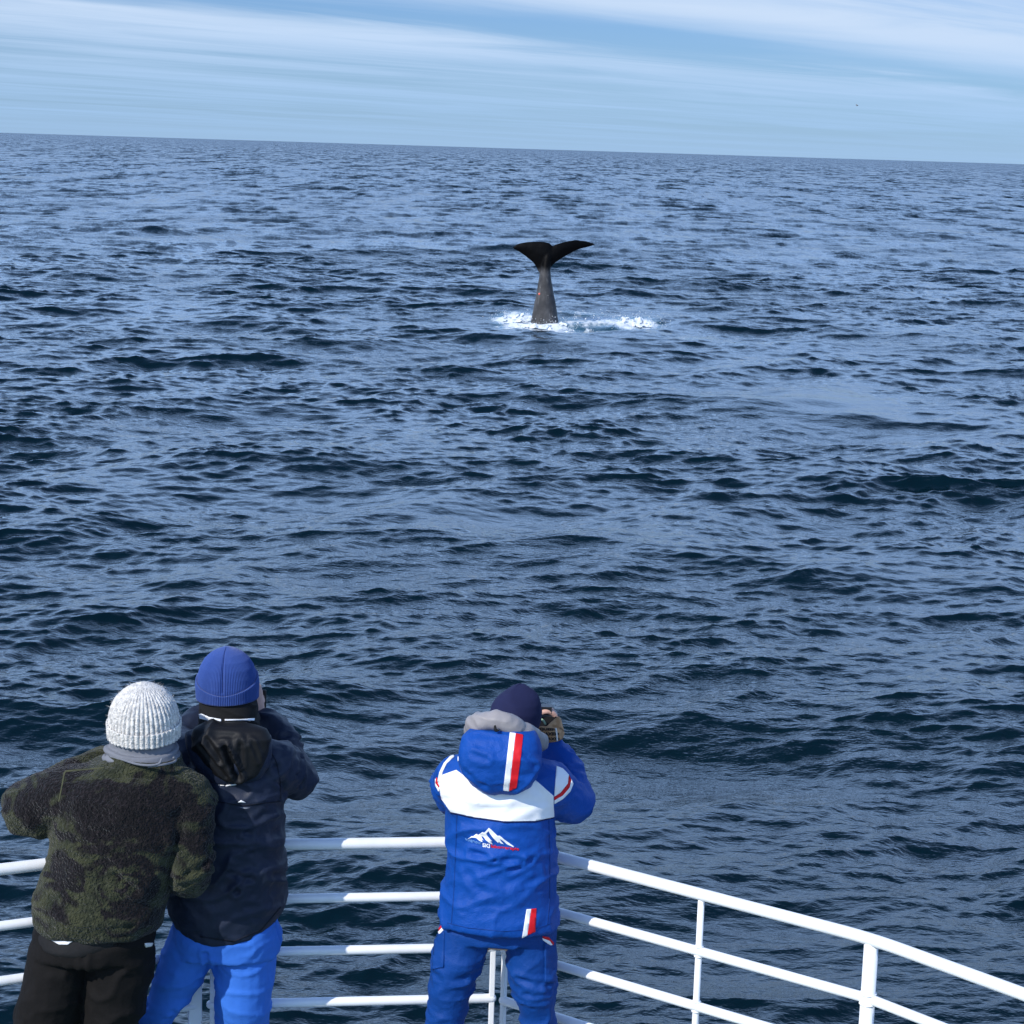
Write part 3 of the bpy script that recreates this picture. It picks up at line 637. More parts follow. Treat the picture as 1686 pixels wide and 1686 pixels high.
def arm_band(name, c, axis, r0, r1, m, a0=0, a1=2*math.pi, off=.003, person=p3, bvh=jk_b, n=56):
    """a sewn band round a sleeve between two stations along its axis"""
    axis = np.asarray(axis, float); axis /= np.linalg.norm(axis); u = np.cross(axis, (0, 0, 1.0)); u /= np.linalg.norm(u); v = np.cross(axis, u); V = []; k = 5
    for i in range(k):
        cc = np.asarray(c)+axis*(r0+(r1-r0)*i/(k-1))
        for a in np.linspace(a0, a1, n, endpoint=False):
            dr = u*math.cos(a)+v*math.sin(a); h = bvh.ray_cast(Vector(cc+dr*.22), Vector(-dr)); p = np.array(h[0]) if h[0] is not None else cc+dr*.085
            if np.linalg.norm(p-cc) > .14: p = cc+dr*.09
            V.append(p+dr*off)
    Fc = [(i*n+j, i*n+(j+1) % n, (i+1)*n+(j+1) % n, (i+1)*n+j) for i in range(k-1) for j in range(n)]
    o = put(name, np.array(V), Fc, m, person); s = o.modifiers.new('s', 'SOLIDIFY'); s.thickness = .004; s.offset = 0; return o
# sleeve panels: white shoulder piece and the red line between two white ones
patch('sleeve_panel', [[(916, 1262), (926, 1266), (936, 1276), (934, 1290), (922, 1305), (912.5, 1311)]], jk_b, M_WHITE, p3, .003)
patch('sleeve_red_line', [[(936.5, 1277), (940, 1284), (937, 1296), (926, 1309), (912.5, 1317), (912.5, 1312), (923, 1305.5), (934.5, 1290.5)]], jk_b, M_RED, p3, .0034)
patch('sleeve_white_line', [[(940, 1283), (943, 1290), (938, 1303), (926, 1315), (912.5, 1323), (912.5, 1317.5), (926, 1309.5), (937, 1296.5)]], jk_b, M_WHITE, p3, .0034)
patch('sleeve_panel', [[(747, 1243.5), (741, 1246), (731, 1257), (724, 1272), (721, 1287), (725.5, 1288), (729, 1271), (736, 1257), (748, 1246)]], jk_b, M_WHITE, p3, .003)
patch('sleeve_red_line', [[(719.5, 1280), (721.5, 1289), (725, 1294), (723.5, 1297), (718, 1289)]], jk_b, M_RED, p3, .0034)
patch('sleeve_white_line', [[(717.6, 1282), (719.5, 1291), (724, 1299), (723, 1303), (717.5, 1293)]], jk_b, M_WHITE, p3, .0034)
# hood hanging on the back with its white and red stripes
hd, hd_b = clothes('hood', [rows([(1301, 802, 850, .030), (1294, 779, 872, .050, -.004), (1277, 763, 884, .066, -.008), (1252, 754, 889, .072, -.006), (1228, 757, 889, .070, .0), (1212, 763, 887, .064, .012), (1200, 776, 880, .048, .026)], YC-.125, 2.5)], M_BLUE, p3, .0065, 3, folds=.009, fs=(6, 6, 9), lumps=.008, fine=.001, crumple=.005, seed=9.1,
    creases=[(U(775, 1243, 6.70), U(800, 1250, 6.69), .012, .006), (U(862, 1240, 6.70), U(882, 1262, 6.72), .010, .005), (U(758, 1268, 6.72), U(800, 1292, 6.72), .010, .003)])
patch('white_stripe', [[(839.5, 1206), (849, 1207.5), (838, 1302.5), (828.5, 1301)]], hd_b, M_WHITE, p3, .0025, 3, hd)
patch('red_stripe', [[(849, 1207.5), (861, 1210), (857, 1250), (850.5, 1297), (838, 1302.5)]], hd_b, M_RED, p3, .0025, 3, hd)
patch('hood_piping', [[(753.3, 1245), (754.8, 1245), (755.3, 1262), (759, 1276), (757.5, 1277), (753.8, 1263)]], hd_b, M_WHITE, p3, .0025, 3, hd)
# grey down hood rolled round the neck
S = spline([U(782, 1206, YC+.08), U(782, 1196, YC-.03), U(801, 1187, YC-.10), U(832, 1190, YC-.12), U(862, 1205, YC-.095), U(882, 1219, YC-.01), U(886, 1222, YC+.07)], 8)
rad = .0330+.0030*np.abs(np.sin(np.arange(len(S))*.42))-.006*np.exp(-((np.arange(len(S)) % 12-6)/1.0)**2)
col_o, _ = clothes('grey_collar', [tube(S, rad, 20, 1)], M_GREY, p3, .0065, 2, folds=.005, fs=(9, 9, 18), crumple=.004, seed=2.2)
v, f = tube([U(815, 1196, YC-.165), U(816, 1202, YC-.167), U(820, 1203, YC-.167)], [.004, .006, .004], 10, 3); put('cord_toggle', v, f, M_BLACK, p3)
hat('beanie', U(846, 1199, YC+.05), U(857, 1126, YC+.055), .086, .098, [(0, .98), (.25, 1.03), (.45, 1.0), (.62, .88), (.76, .68), (.88, .44), (.95, .25), (1, .05)], M_NAVYHAT, p3, ribs=0, noise=.0006, bulge=lambda ph, t: np.outer(np.exp(-((t-.82)/.18)**2)*.012*np.cos(2*ph+.6)+.004*np.sin(3*ph+t*4), (1, .3, .4)))
# trousers
pt = [rows([(1490, 745, 898, .10), (1525, 730, 908, .118), (1542, 724, 912, .112)], YC), tube([U(768, 1525, YC), U(752, 1580, YC), U(742, 1625, YC), U(731, 1686, YC+.01), J['knL']*.4+J['anL']*.6, J['anL']], [.098, .088, .078, .066, .075, .085], 20, 5), tube([U(870, 1525, YC), U(876, 1580, YC), U(880, 1625, YC), U(888, 1686, YC+.02), J['knR']*.4+J['anR']*.6, J['anR']], [.098, .086, .078, .060, .072, .085], 20, 5)]
tr, tr_b = clothes('trousers', pt, M_BLUE2, p3, .008, 1, folds=.009, fs=(5, 5, 13), lumps=.005, fine=.0010, crumple=.006, seed=1.5, creases=[(U(845, 1612, YC-.08), U(905, 1622, YC-.07), .012, .008), (U(850, 1640, YC-.08), U(905, 1635, YC-.07), .010, .006), (U(712, 1605, YC-.05), U(765, 1612, YC-.08), .013, .006), (U(735, 1580, YC-.06), U(770, 1590, YC-.08), .010, .005)])
patch('pocket_flap', [[(722, 1534), (733, 1520.5), (735.5, 1526), (724, 1538.5)]], tr_b, M_WHITE, p3, .003, 3, tr); patch('pocket_flap', [[(721.5, 1532), (731.5, 1518), (733.5, 1521), (722.5, 1534.5)]], tr_b, M_RED, p3, .004, 3, tr)
patch('pocket_flap', [[(892, 1544), (894, 1548), (905, 1556.5), (909, 1555.5), (904, 1548)]], tr_b, M_WHITE, p3, .003, 3, tr); patch('pocket_flap', [[(893, 1541), (894, 1544.5), (905, 1549), (909.5, 1556), (911, 1552), (903, 1543)]], tr_b, M_RED, p3, .004, 3, tr)
patch('pocket', [[(896, 1552), (913, 1560), (914, 1617), (897, 1617)]], tr_b, M_BLUE2, p3, .006, 3, tr); patch('pocket', [[(718, 1540), (733, 1535), (731, 1592), (713, 1596)]], tr_b, M_BLUE2, p3, .006, 3, tr)
# the camera at the face and its lettered strap
cm = thing('camera', camc, 'black camera with brown lettered strap held up by the person in the ski jacket', 'camera')
M_CAMB = mat('camera_black', (.012, .012, .013), .4, build=lambda t, bs: soft(t, bs, 300, 900, .0005)); M_GREEN = mat('pale_green_strip', (.35, .5, .3), .5); M_SILV = mat('dial_metal', (.5, .5, .52), .3, metal=.9)
o = None
v, f = box(camc+a_(-.012, .01, -.004), (.052, .028, .036)); o = put('camera_body', v, f, M_CAMB, cm, False); b_ = o.modifiers.new('b', 'BEVEL'); b_.width = .010; b_.segments = 3
v, f = tube([camc+a_(.0, .02, 0), camc+a_(0, .11, .0)], [.036, .034], 20, 1, round_ends=False); put('lens', v, f, M_CAMB, cm)
v, f = box(camc+a_(-.005, -.005, .047), (.022, .02, .012)); put('viewfinder', v, f, M_CAMB, cm, False); v, f = tube([camc+a_(-.025, -.004, .035), camc+a_(-.025, -.004, .052)], [.011, .011], 14, 1, round_ends=False); put('dial', v, f, M_SILV, cm)
v, f = tube([U(891, 1184, YC+.265), U(895, 1187, YC+.262), U(898, 1192, YC+.262)], .004, 8, 3); put('strap_tag', v, f, M_GREEN, cm)
def strap_mat(t, bs):
    p = soft(t, bs, 200, 900, .001); t.set(bs.inputs['Base Color'], t.mix(t.ss(t.noise(p, 40, 3), .4, .65), (.36, .19, .085, 1), (.52, .31, .16, 1)))
M_STRAP = mat('strap_weave', (.13, .075, .04), .8, build=strap_mat)
def ribbon(name, pts, m, th=.003):
    """pts: pairs of picture points (upper edge, lower edge) with their distance"""
    V = []; n = len(pts)
    for a, b, yd in pts: V += [U(*a, yd), U(*b, yd)]
    S1, S2 = spline(np.array(V[0::2]), 6), spline(np.array(V[1::2]), 6); k = len(S1); W = np.concatenate([S1*(1-t)+S2*t for t in np.linspace(0, 1, 6)])
    Q = np.array([(i*k+j, i*k+j+1, (i+1)*k+j+1, (i+1)*k+j) for i in range(5) for j in range(k-1)]); o = put(name, W, Q, m, cm); s = o.modifiers.new('s', 'SOLIDIFY'); s.thickness = th; s.offset = 1; return o, bvh_of(W, Q)
st, st_b = ribbon('strap', [((884, 1196), (889, 1214), YC+.20), ((897, 1196), (896, 1222), YC+.195), ((912, 1197), (912, 1222), YC+.20), ((922, 1199), (924, 1218), YC+.22), ((930, 1206), (928, 1213), YC+.27)], M_STRAP)
ribbon('strap_fold', [((899, 1197), (901, 1199), YC+.205), ((908, 1189), (914, 1199), YC+.21), ((919, 1180), (924, 1199), YC+.22), ((924, 1184), (929, 1204), YC+.26)], M_STRAP)
M_INK = mat('strap_ink', (.02, .014, .012), .8); M_SAND = mat('strap_edging', (.72, .66, .58), .7)
patch('strap_lettering', text_mesh('QUEEN', 889, 1202.5, 26, 4.6, .04, .02), st_b, M_INK, cm, .0045, 3, st); patch('strap_lettering', text_mesh('MAXED', 891, 1210.5, 28, 5.0, .0, .02), st_b, M_INK, cm, .0045, 3, st); patch('strap_lettering', text_mesh('DAXO', 896, 1218.5, 24, 4.6, .0, .02), st_b, M_INK, cm, .0045, 3, st)
patch('strap_edging', [[(913, 1196.5), (915.5, 1196.5), (918, 1221), (916, 1221)]], st_b, M_SAND, cm, .005, 3, st)

# ---------------------------------------------------------------- person in the navy jacket and blue beanie
YC = 6.98
p2 = thing('person', (-.96, YC, DECK), 'tall person in navy rain jacket, blue beanie and bright blue trousers', 'person', 'people watching the whale at the bow')
M_NAVY = cloth_mat('navy_shell', (.0125, .0185, .038), .52, 50, 350, .003, .12)
M_HOODIN = cloth_mat('black_hood_lining', (.0055, .0060, .0075), .6, 40, 300, .002, .15)
M_GAIT = cloth_mat('black_neck_warmer', (.007, .007, .0075), .85, 120, 600, .002, .1)
M_PANT = cloth_mat('bright_blue_trousers', (.034, .150, .56), .75, 60, 420, .002, .06)
M_BHAT = cloth_mat('blue_rib_knit', (.027, .066, .25), .9, 160, 700, .0012, .10, .2)
M_REFL = mat('reflective_band', (.80, .81, .83), .3)
J = dict(pelvis=U(370, 1515, YC), belly=U(372, 1440, YC+.01), chest=U(376, 1310, YC+.02), neck=U(376, 1215, YC+.02), head=U(376, 1140, YC+.06), shL=U(308, 1252, YC+.02), shR=U(444, 1256, YC), elR=U(490, 1279, YC+.13), wrR=U(431, 1178, YC+.245))
J['elL'] = U(292, 1222, YC+.20); J['wrL'] = U(350, 1172, YC+.30); J['hipL'] = U(325, 1545, YC); J['hipR'] = U(405, 1545, YC)
J['knL'] = U(252, 1690, YC+.02); J['knR'] = U(402, 1690, YC+.03); J['anL'] = a_(-1.24, YC+.03, DECK+.105); J['anR'] = a_(-.88, YC+.05, DECK+.105)
phone_c = U(405, 1150, YC+.33)
hR = hand(U(424, 1170, YC+.255), a_(-.25, .35, .8), a_(-.7, .5, -.1), 1.0, .8, 1); hL = hand(J['wrL'], a_(.3, .3, .8), a_(.8, .3, .0), 1.0, .9, -1)
person_body(p2, J, 1.02, [hR, hL])
jk = [rows([(1537, 306, 424, .120, -.02), (1520, 289, 450, .148), (1497, 276, 467, .158), (1450, 271, 469, .156), (1400, 274, 466, .150), (1350, 283, 466, .148), (1305, 290, 468, .146), (1262, 294, 464, .138, .01), (1236, 308, 452, .115, .02), (1212, 332, 424, .08, .02)], YC),
      tube([U(370, 1262, YC+.01), J['shR']+a_(-.01, 0, 0), J['shR']*.45+J['elR']*.55, J['elR'], J['elR']*.45+J['wrR']*.55+a_(.01, 0, 0), U(440, 1186, YC+.235)], [.095, .090, .079, .069, .057, .044], 20, 5),
      tube([U(370, 1262, YC+.01), J['shL'], J['shL']*.45+J['elL']*.55, J['elL'], J['elL']*.45+J['wrL']*.55, J['wrL']+a_(-.02, 0, -.02)], [.095, .085, .075, .068, .055, .045], 20, 5)]
bk = lambda x, y, d=.15: U(x, y, YC-d)
jk_o, jk_b = clothes('jacket', jk, M_NAVY, p2, .008, 2, folds=.013, fs=(4, 4, 11), lumps=.007, fine=.001, crumple=.006, seed=12.7, creases=[(bk(465, 1335), bk(420, 1350), .012, .006), (bk(466, 1410), bk(400, 1450), .014, .007), (bk(466, 1440), bk(415, 1475), .012, .006), (bk(462, 1375), bk(400, 1385), .010, .004), (bk(380, 1330), bk(462, 1310), .012, .004), (bk(452, 1262, .07), bk(470, 1310, .04), .014, .008), (U(470, 1225, YC+.06), U(492, 1245, YC+.10), .010, .006), (U(455, 1205, YC+.12), U(480, 1215, YC+.16), .010, .006), (bk(345, 1545, .12), bk(350, 1500), .008, .006)]+arm_creases([J['shR'], J['elR'], J['wrR']], .07, 22, 8, .008)+arm_creases([bk(440, 1300), bk(380, 1500)], .0, 8, 9, .006))
M_SEAM2 = cloth_mat('navy_seam', (.004, .006, .014), .7)
patch('yoke_seam', [[(352, 1318), (400, 1326), (462, 1318), (462, 1319.6), (400, 1327.8), (352, 1319.8)]], jk_b, M_SEAM2, p2, .0012)
patch('hem_seam', [[(330, 1541), (385, 1549), (430, 1530), (462, 1492), (463.5, 1493), (431, 1532), (385, 1551), (330, 1543)]], jk_b, M_SEAM2, p2, .0012)
patch('sleeve_seam', [[(446, 1236), (456, 1255), (462, 1285), (463, 1315), (461.6, 1315), (460.6, 1285), (454.8, 1256), (445, 1237)]], jk_b, M_SEAM2, p2, .0012)
patch('reflective_print', [[(391, 1321), (397, 1317.5), (405, 1321.5)]], jk_b, M_REFL, p2, .0016); patch('reflective_print', [[(394, 1329), (412, 1330), (404, 1332)]], jk_b, cloth_mat('dull_print', (.18, .20, .24), .5), p2, .0016)
hd, hd_b = clothes('hood', [rows([(1285, 366, 402, .018), (1276, 350, 420, .028), (1258, 334, 434, .034), (1236, 322, 442, .038), (1214, 314, 444, .042, .008), (1200, 318, 438, .042, .02), (1193, 332, 424, .034, .03)], YC-.137, 2.4)], M_HOODIN, p2, .0065, 2, folds=.012, fs=(8, 8, 4), lumps=.006, seed=3.3,
    creases=[(U(369, 1228, YC-.19), U(392, 1279, YC-.17), .011, .020), (U(374, 1226, YC-.19), U(396, 1266, YC-.18), .007, -.010), (U(340, 1218, YC-.18), U(362, 1252, YC-.18), .010, .010), (U(330, 1230, YC-.18), U(372, 1280, YC-.17), .010, .008), (U(395, 1215, YC-.18), U(398, 1262, YC-.18), .009, .008), (U(362, 1222, YC-.19), U(396, 1220, YC-.19), .009, .008), (U(410, 1210, YC-.18), U(428, 1255, YC-.17), .008, .009), (U(345, 1200, YC-.17), U(410, 1203, YC-.17), .007, .007), (U(380, 1240, YC-.19), U(385, 1275, YC-.18), .006, .012)])
hd2, hd2_b = clothes('outer_hood', [rows([(1292, 356, 404, .016), (1280, 334, 428, .030), (1258, 318, 442, .040), (1230, 308, 448, .046, .01), (1208, 306, 448, .045, .03)], YC-.118, 2.4)], M_NAVY, p2, .0075, 3, folds=.006, fs=(8, 8, 6), seed=7.1)
patch('hood_piping', [[(346, 1287), (356, 1291.5), (370, 1293), (386, 1291), (398, 1287), (398, 1288.6), (386, 1292.7), (370, 1294.8), (355, 1293.2), (345.5, 1288.6)]], hd2_b, M_REFL, p2, .002, 3, hd2)
S = [T(y, 376-w_, 376+w_, YC+.03, ry) for y, w_, ry in ((1212, 47, .10), (1203, 46, .10), (1197, 49, .104), (1190, 47, .10), (1184, 49.5, .104), (1176, 47, .101), (1169, 48.5, .104), (1160, 46, .098), (1148, 41, .088), (1130, 34, .075))]
v, f = loft(S); gq = fuse([(v, f)], .006, 2); gv = sculpt(gq[0], gq[1], folds=.007, fs=(4, 4, 34), seed=5.5); put('neck_warmer', gv, gq[1], M_GAIT, p2); gb = bvh_of(gv, gq[1])
patch('reflective_band', [[(328, 1176), (332, 1175), (345, 1181), (364, 1184), (364, 1187.5), (345, 1187), (329, 1183)]], gb, M_REFL, p2, .002); patch('reflective_band', [[(370, 1184), (395, 1184), (419, 1182.5), (418.5, 1186.5), (395, 1186.5), (370, 1186.5)]], gb, M_REFL, p2, .002)
HP = [(0, 1.0), (.2, 1.02), (.4, .98), (.58, .90), (.74, .75), (.86, .55), (.94, .34), (1, .06)]
hb, ht = U(374.5, 1140, YC+.05), U(373, 1064, YC+.05)
seamP2 = lambda ph, t: np.outer(-.006*np.exp(-((np.angle(np.exp(1j*(ph+np.pi/2))))/.05)**2)*(t > .15), (0, -1, .2))
hat('beanie', hb, ht, .101, .114, HP, M_BHAT, p2, ribs=110, amp=.0042, n=780, rows_=40, noise=.0004, bulge=seamP2)
hat('beanie_brim', hb, ht, .101, .114, HP, M_BHAT, p2, ribs=110, amp=.0042, n=780, rows_=12, grow=.006, start=-.10, tmax=lambda ph: .10+.42*(.5-.5*np.cos(ph+np.pi/2))**.75, noise=.0004)
pt = [rows([(1500, 292, 455, .12), (1535, 284, 461, .14), (1566, 286, 458, .13)], YC), tube([U(322, 1545, YC), U(298, 1600, YC), U(272, 1650, YC), U(250, 1688, YC+.02), J['knL']*.4+J['anL']*.6, J['anL']], [.096, .086, .066, .056, .062, .065], 20, 5), tube([U(402, 1545, YC), U(402, 1600, YC), U(401, 1650, YC), U(401, 1688, YC+.03), J['knR']*.4+J['anR']*.6, J['anR']], [.112, .108, .098, .093, .075, .07], 20, 5)]
tr, tr_b = clothes('trousers', pt, M_PANT, p2, .008, 1, folds=.007, fs=(5, 5, 10), lumps=.005, fine=.0008, crumple=.004, seed=21.0, creases=[(U(338, 1570, YC-.13), U(345, 1600, YC-.12), .010, .008), (U(240, 1655, YC-.03), U(285, 1665, YC-.06), .010, .006), (U(240, 1672, YC-.03), U(280, 1678, YC-.06), .008, .005), (U(450, 1510, YC-.05), U(462, 1555, YC-.02), .008, .008)])
ph = thing('phone', phone_c, 'slim dark phone held up in front of the face under the blue beanie', 'phone')
v, f = box(phone_c, (.075, .0045, .036)); o = put('phone_case', v, f, M_CAMB, ph, False); b_ = o.modifiers.new('b', 'BEVEL'); b_.width = .004; b_.segments = 2
v, f = box(phone_c+a_(0, -.0055, 0), (.069, .001, .032)); put('screen', v, f, mat('phone_glass', (.01, .012, .016), .08), ph, False)

# ---------------------------------------------------------------- person in the patterned fleece and white beanie
YC = 6.72
p1 = thing('person', (-1.36, YC, DECK), 'person in olive patterned fleece, white ribbed beanie and black trousers', 'person', 'people watching the whale at the bow')
def fleece(t, bs):
    p = t.n('ShaderNodeTexCoord').outputs['Object']; d = t.v('SCALE', t.noise(p, 3.4, 3, .6, out=1), .35)
    q = t.v('ADD', p, d); big = t.noise(q, 3.6, 3, .55); med = t.noise(q, 13, 4, .7); sm = t.noise(p, 75, 3, .65)
    wv = t.n('ShaderNodeTexWave', {'Vector': t.v('ADD', p, t.v('SCALE', t.noise(p, 2.6, 2, .5, out=1), .8)), 'Scale': 4.2, 'Distortion': 2.2, 'Detail': 2.0}, wave_type='RINGS', rings_direction='SPHERICAL').outputs['Fac']
    olive = t.mix(t.ss(med, .38, .62), (.018, .022, .012, 1), (.042, .045, .022, 1)); olive = t.mix(t.ss(sm, .5, .7, 0, .6), olive, (.062, .067, .042, 1))
    dark = t.mix(t.ss(sm, .45, .72), (.0048, .0043, .0055, 1), (.018, .014, .016, 1))
    sw = 0.0
    for (sx, sy, rad, fr) in ((168, 1338, .135, 62), (205, 1455, .12, 70), (120, 1300, .07, 80), (300, 1330, .08, 80), (110, 1440, .07, 90)):
        c = U(sx, sy, YC-.155)-np.array(p1['_o']); dv = t.v('SUBTRACT', t.v('ADD', p, t.v('SCALE', t.v('SUBTRACT', t.noise(p, 11, 4, .65, out=1), (.5, .5, .5)), .13)), tuple(map(float, c)))
        q_ = t.n('ShaderNodeSeparateXYZ', {0: dv}); ln = t.v('LENGTH', t.v('MULTIPLY', dv, (1, .6, 1))); an = t.m('ARCTAN2', q_.outputs[2], q_.outputs[0])
        rg = t.m('MULTIPLY_ADD', t.m('SINE', t.m('ADD', t.m('MULTIPLY', ln, fr*2.0), t.m('MULTIPLY', an, 1.0))),   .13, .24)
        sw = t.m('MAXIMUM', sw, t.m('MULTIPLY', rg, t.ss(ln, rad*.75, rad*1.1, 1.0, 0.0)))
    big = t.m('ADD', t.m('MULTIPLY', big, .90), t.m('MULTIPLY', sw, .62))
    k = t.ss(t.m('ADD', t.m('ADD', big, t.m('MULTIPLY', med, .30)), t.m('MULTIPLY', wv, .10)), .60, .70)
    t.set(bs.inputs['Base Color'], t.mix(k, olive, dark)); v_ = t.n('ShaderNodeTexVoronoi', {'Vector': t.v('ADD', p, t.v('SCALE', t.noise(p, 60, 2, out=1), .02)), 'Scale': 105}).outputs[0]
    t.set(bs.inputs['Normal'], t.n('ShaderNodeBump', {'Strength': 1.0, 'Distance': .007, 'Height': t.m('ADD', v_, t.m('MULTIPLY', sm, .9))}).outputs[0]); bs.inputs['Sheen Weight'].default_value = .1
M_FLE = mat('patterned_fleece', (.04, .04, .02), .95, .15, build=fleece)
M_WHAT = knit_mat('white_wool', (.72, .695, .65), (.46, .45, .43), 55, 240, .004)
M_GAI = cloth_mat('grey_jersey', (.165, .175, .20), .85, 120, 600, .0015, .08)
M_CORD = cloth_mat('black_corduroy', (.0032, .0026, .0026), .85, 60, 400, .003, .3)
J = dict(pelvis=U(160, 1508, YC), belly=U(175, 1430, YC+.01), chest=U(205, 1320, YC+.02), neck=U(232, 1262, YC+.02), head=U(237, 1205, YC+.05), shL=U(122, 1310, YC), shR=U(305, 1312, YC), elL=U(46, 1333, YC+.05), elR=U(314, 1440, YC-.01))
J['wrL'] = U(170, 1250, YC+.28); J['wrR'] = J['elR']+a_(-.05, .22, .03); J['hipL'] = U(105, 1545, YC); J['hipR'] = U(208, 1545, YC)
J['knL'] = U(78, 1690, YC+.02); J['knR'] = U(184, 1690, YC+.03); J['anL'] = a_(-1.58, YC+.02, DECK+.105); J['anR'] = a_(-1.33, YC+.04, DECK+.105)
hL = hand(J['wrL']+a_(.03, .02, .02), a_(.6, .3, .5), a_(.3, .8, -.1), .95, .9, -1); hR = hand(J['wrR']+a_(-.01, .03, 0), a_(-.2, .9, .1), a_(-.3, 0, -.9), .95, .6, 1)
person_body(p1, J, .98, [hL, hR])
jk = [rows([(1524, 64, 262, .160), (1512, 56, 268, .172), (1490, 55, 273, .176), (1455, 66, 280, .166), (1415, 78, 288, .158), (1375, 84, 300, .156), (1335, 88, 312, .155), (1305, 92, 320, .15), (1280, 112, 318, .138, .01), (1262, 145, 304, .12, .02), (1246, 180, 290, .10, .02)], YC),
      tube([U(190, 1305, YC), J['shL']+a_(.01, 0, 0), J['shL']*.45+J['elL']*.55+a_(0, 0, .004), J['elL'], J['elL']*.5+J['wrL']*.5, J['wrL']], [.10, .104, .102, .097, .07, .05], 20, 5),
      tube([U(240, 1300, YC), J['shR'], J['shR']*.5+J['elR']*.5+a_(.012, 0, 0), J['elR'], J['elR']*.5+J['wrR']*.5, J['wrR']], [.10, .092, .080, .076, .07, .055], 20, 5)]
bk = lambda x, y, d=.155: U(x, y, YC-d)
jk_o, jk_b = clothes('fleece_jacket', jk, M_FLE, p1, .009, 3, folds=.010, fs=(5, 5, 11), lumps=.016, fine=.0022, seed=30.3, creases=[(bk(285, 1375, .12), bk(292, 1480, .12), .014, .020), (bk(190, 1440), bk(225, 1470), .013, .010), (bk(120, 1512), bk(250, 1530), .011, .010), (bk(110, 1535), bk(240, 1545), .009, .007), (bk(100, 1288, .13), bk(88, 1365, .10), .010, .007), (bk(62, 1480, .06), bk(85, 1500, .12), .012, .010), (bk(80, 1440, .06), bk(110, 1475, .13), .014, .008), (bk(170, 1285, .13), bk(300, 1292, .13), .010, .004), (bk(215, 1295, .14), bk(235, 1310, .15), .007, .003)]+arm_creases([J['shL'], J['elL']], .085, 8, 3, .008)+arm_creases([J['shR'], J['elR']], .08, 8, 4, .008))
patch('shoulder_seam', [[(105, 1272), (109, 1268.5), (150, 1265), (172, 1263), (172, 1265), (150, 1267), (110, 1271), (107.5, 1273), (103, 1295), (98, 1320), (96, 1320), (101, 1295)]], jk_b, cloth_mat('seam_thread', (.055, .058, .032), .95), p1, .0015)
hat('fleece_collar', U(236, 1274, YC+.02), U(238, 1240, YC+.02), .132, .125, [(0, 1.0), (.5, 1.02), (1, .96)], M_FLE, p1, n=120, rows_=10, noise=.002)
S = []
gy = U(236, 1262, YC+.03)
tor = []
for k, (yy, w_, tl, rr_) in enumerate(((1264, 58, .20, .0095), (1256, 59.5, .08, .0085), (1249, 57, .04, .008), (1242, 59.5, -.08, .0085), (1234, 57.5, -.02, .009))):
    c = U(233, yy, YC+.03); rx = w_*.00207; a = np.linspace(0, 2*np.pi, 40)
    path = np.stack([c[0]+rx*np.cos(a), c[1]+rx*.92*np.sin(a), c[2]-tl*.4*rx*np.cos(a)+.006*np.sin(2*a+k*1.7)], 1); tor.append(tube(path, rr_+.002*np.sin(3*a+k), 10, 1, round_ends=False))
tor.append(loft([ring(U(233, y, YC+.03), .108, .099, 40) for y in (1268, 1250, 1232, 1215)]))
gq = fuse(tor, .0045, 1); put('neck_gaiter', sculpt(gq[0], gq[1], folds=.003, fs=(5, 5, 40), seed=8.8), gq[1], M_GAI, p1)
cd = [U(200, 1250, YC-.10), U(225, 1258, YC-.115), U(248, 1260, YC-.115), U(262, 1257, YC-.105), U(266, 1250, YC-.10)]; v, f = tube(cd, .0042, 8, 4); put('gaiter_cord', v, f, M_GAI, p1)
cd = [U(245, 1262, YC-.11), U(268, 1259, YC-.10), U(285, 1255, YC-.06), U(290, 1250, YC-.04), U(286, 1247.5, YC-.05)]; v, f = tube(cd, .0042, 8, 4); put('gaiter_cord', v, f, M_GAI, p1)
HP1 = [(0, 1.0), (.2, 1.02), (.38, 1.0), (.55, .93), (.7, .80), (.83, .60), (.93, .36), (1, .05)]
hb, ht = U(237, 1206, YC+.045), U(236, 1123, YC+.03)
hat('beanie', hb, ht, .111, .118, HP1, M_WHAT, p1, ribs=44, amp=.008, n=528, rows_=44, noise=.0016)
hat('beanie_brim', hb, ht, .111, .118, HP1, M_WHAT, p1, ribs=44, amp=.006, n=528, rows_=12, grow=.0085, start=-.06, tmax=lambda ph: .24+.03*np.sin(ph), noise=.0018)
fz = []                                            # loose fibres that stand off the wool
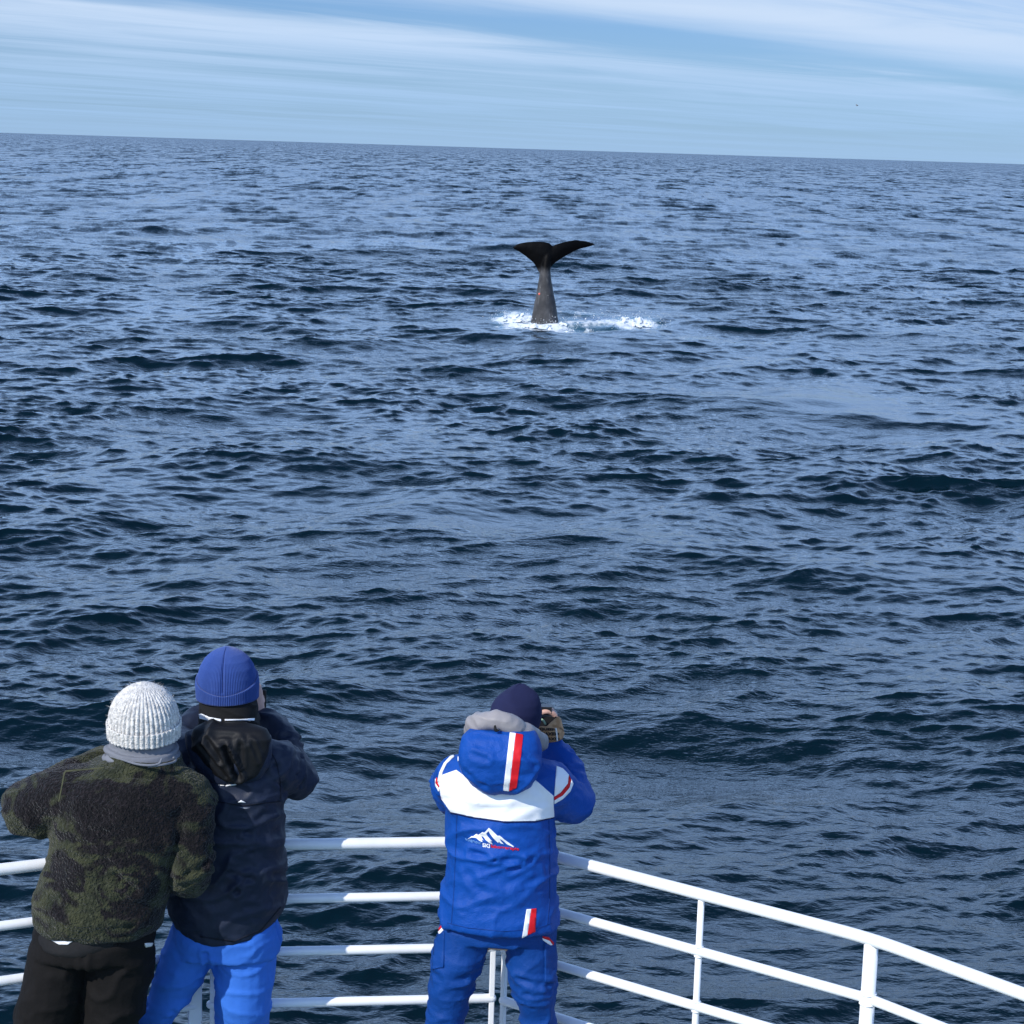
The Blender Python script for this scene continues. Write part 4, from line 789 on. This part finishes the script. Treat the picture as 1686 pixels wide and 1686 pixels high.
for k in range(700):
    a, t = rng.uniform(0, 2*np.pi), rng.uniform(-.05, .97); s = np.interp(t, *zip(*HP1)); ax = ht-hb; c = hb+ax*t+np.array([math.cos(a)*.119*s, math.sin(a)*.126*s, 0]); d = np.array([math.cos(a), math.sin(a), .6*t])+rng.normal(size=3)*.7; d /= np.linalg.norm(d)
    l = rng.uniform(.008, .02); e = np.cross(d, rng.normal(size=3)); e /= np.linalg.norm(e); fz.append((np.array([c-e*.0005, c+e*.0005, c+d*l]), [(0, 1, 2)]))
v, f = join(fz); o = put('wool_fibres', v, f, M_WHAT, p1); tag(o, kind='stuff')
sh, sh_b = clothes('undershirt', [rows([(1556, 78, 176, .125, -.02), (1547, 66, 205, .150, -.008), (1534, 62, 240, .158), (1510, 66, 262, .150)], YC)], M_BLACK, p1, .008, 2, folds=.005, fs=(6, 6, 9), seed=2.0)
M_TEE = cloth_mat('white_cotton', (.72, .72, .74), .8)
patch('white_shirt_tail', [[(75, 1535), (81, 1533), (90, 1541), (104, 1546), (118, 1545), (125, 1546.5), (112, 1555), (98, 1555), (86, 1548)]], sh_b, M_TEE, p1, .004)
pt = [rows([(1500, 70, 255, .13), (1535, 57, 256, .15), (1566, 50, 252, .145)], YC), tube([U(105, 1545, YC), U(95, 1600, YC), U(84, 1650, YC), U(76, 1688, YC+.02), J['knL']*.4+J['anL']*.6, J['anL']], [.108, .114, .112, .110, .10, .09], 20, 5), tube([U(205, 1545, YC), U(197, 1600, YC), U(189, 1650, YC), U(182, 1688, YC+.03), J['knR']*.4+J['anR']*.6, J['anR']], [.108, .112, .104, .098, .095, .09], 20, 5)]
tr, tr_b = clothes('trousers', pt, M_CORD, p1, .009, 1, crumple=.004, folds=.010, fs=(6, 6, 10), lumps=.010, seed=41.0, creases=[(U(80, 1612, YC-.13), U(150, 1612, YC-.13), .008, .006), (U(140, 1570, YC-.14), U(138, 1686, YC-.10), .012, .012), (U(210, 1600, YC-.12), U(245, 1598, YC-.08), .008, .005)])
patch('white_shirt_tail', [[(238, 1553), (251, 1552), (249, 1557), (239, 1559)]], tr_b, M_TEE, p1, .004)
for o in bpy.data.objects:
    if '_o' in o: del o['_o']
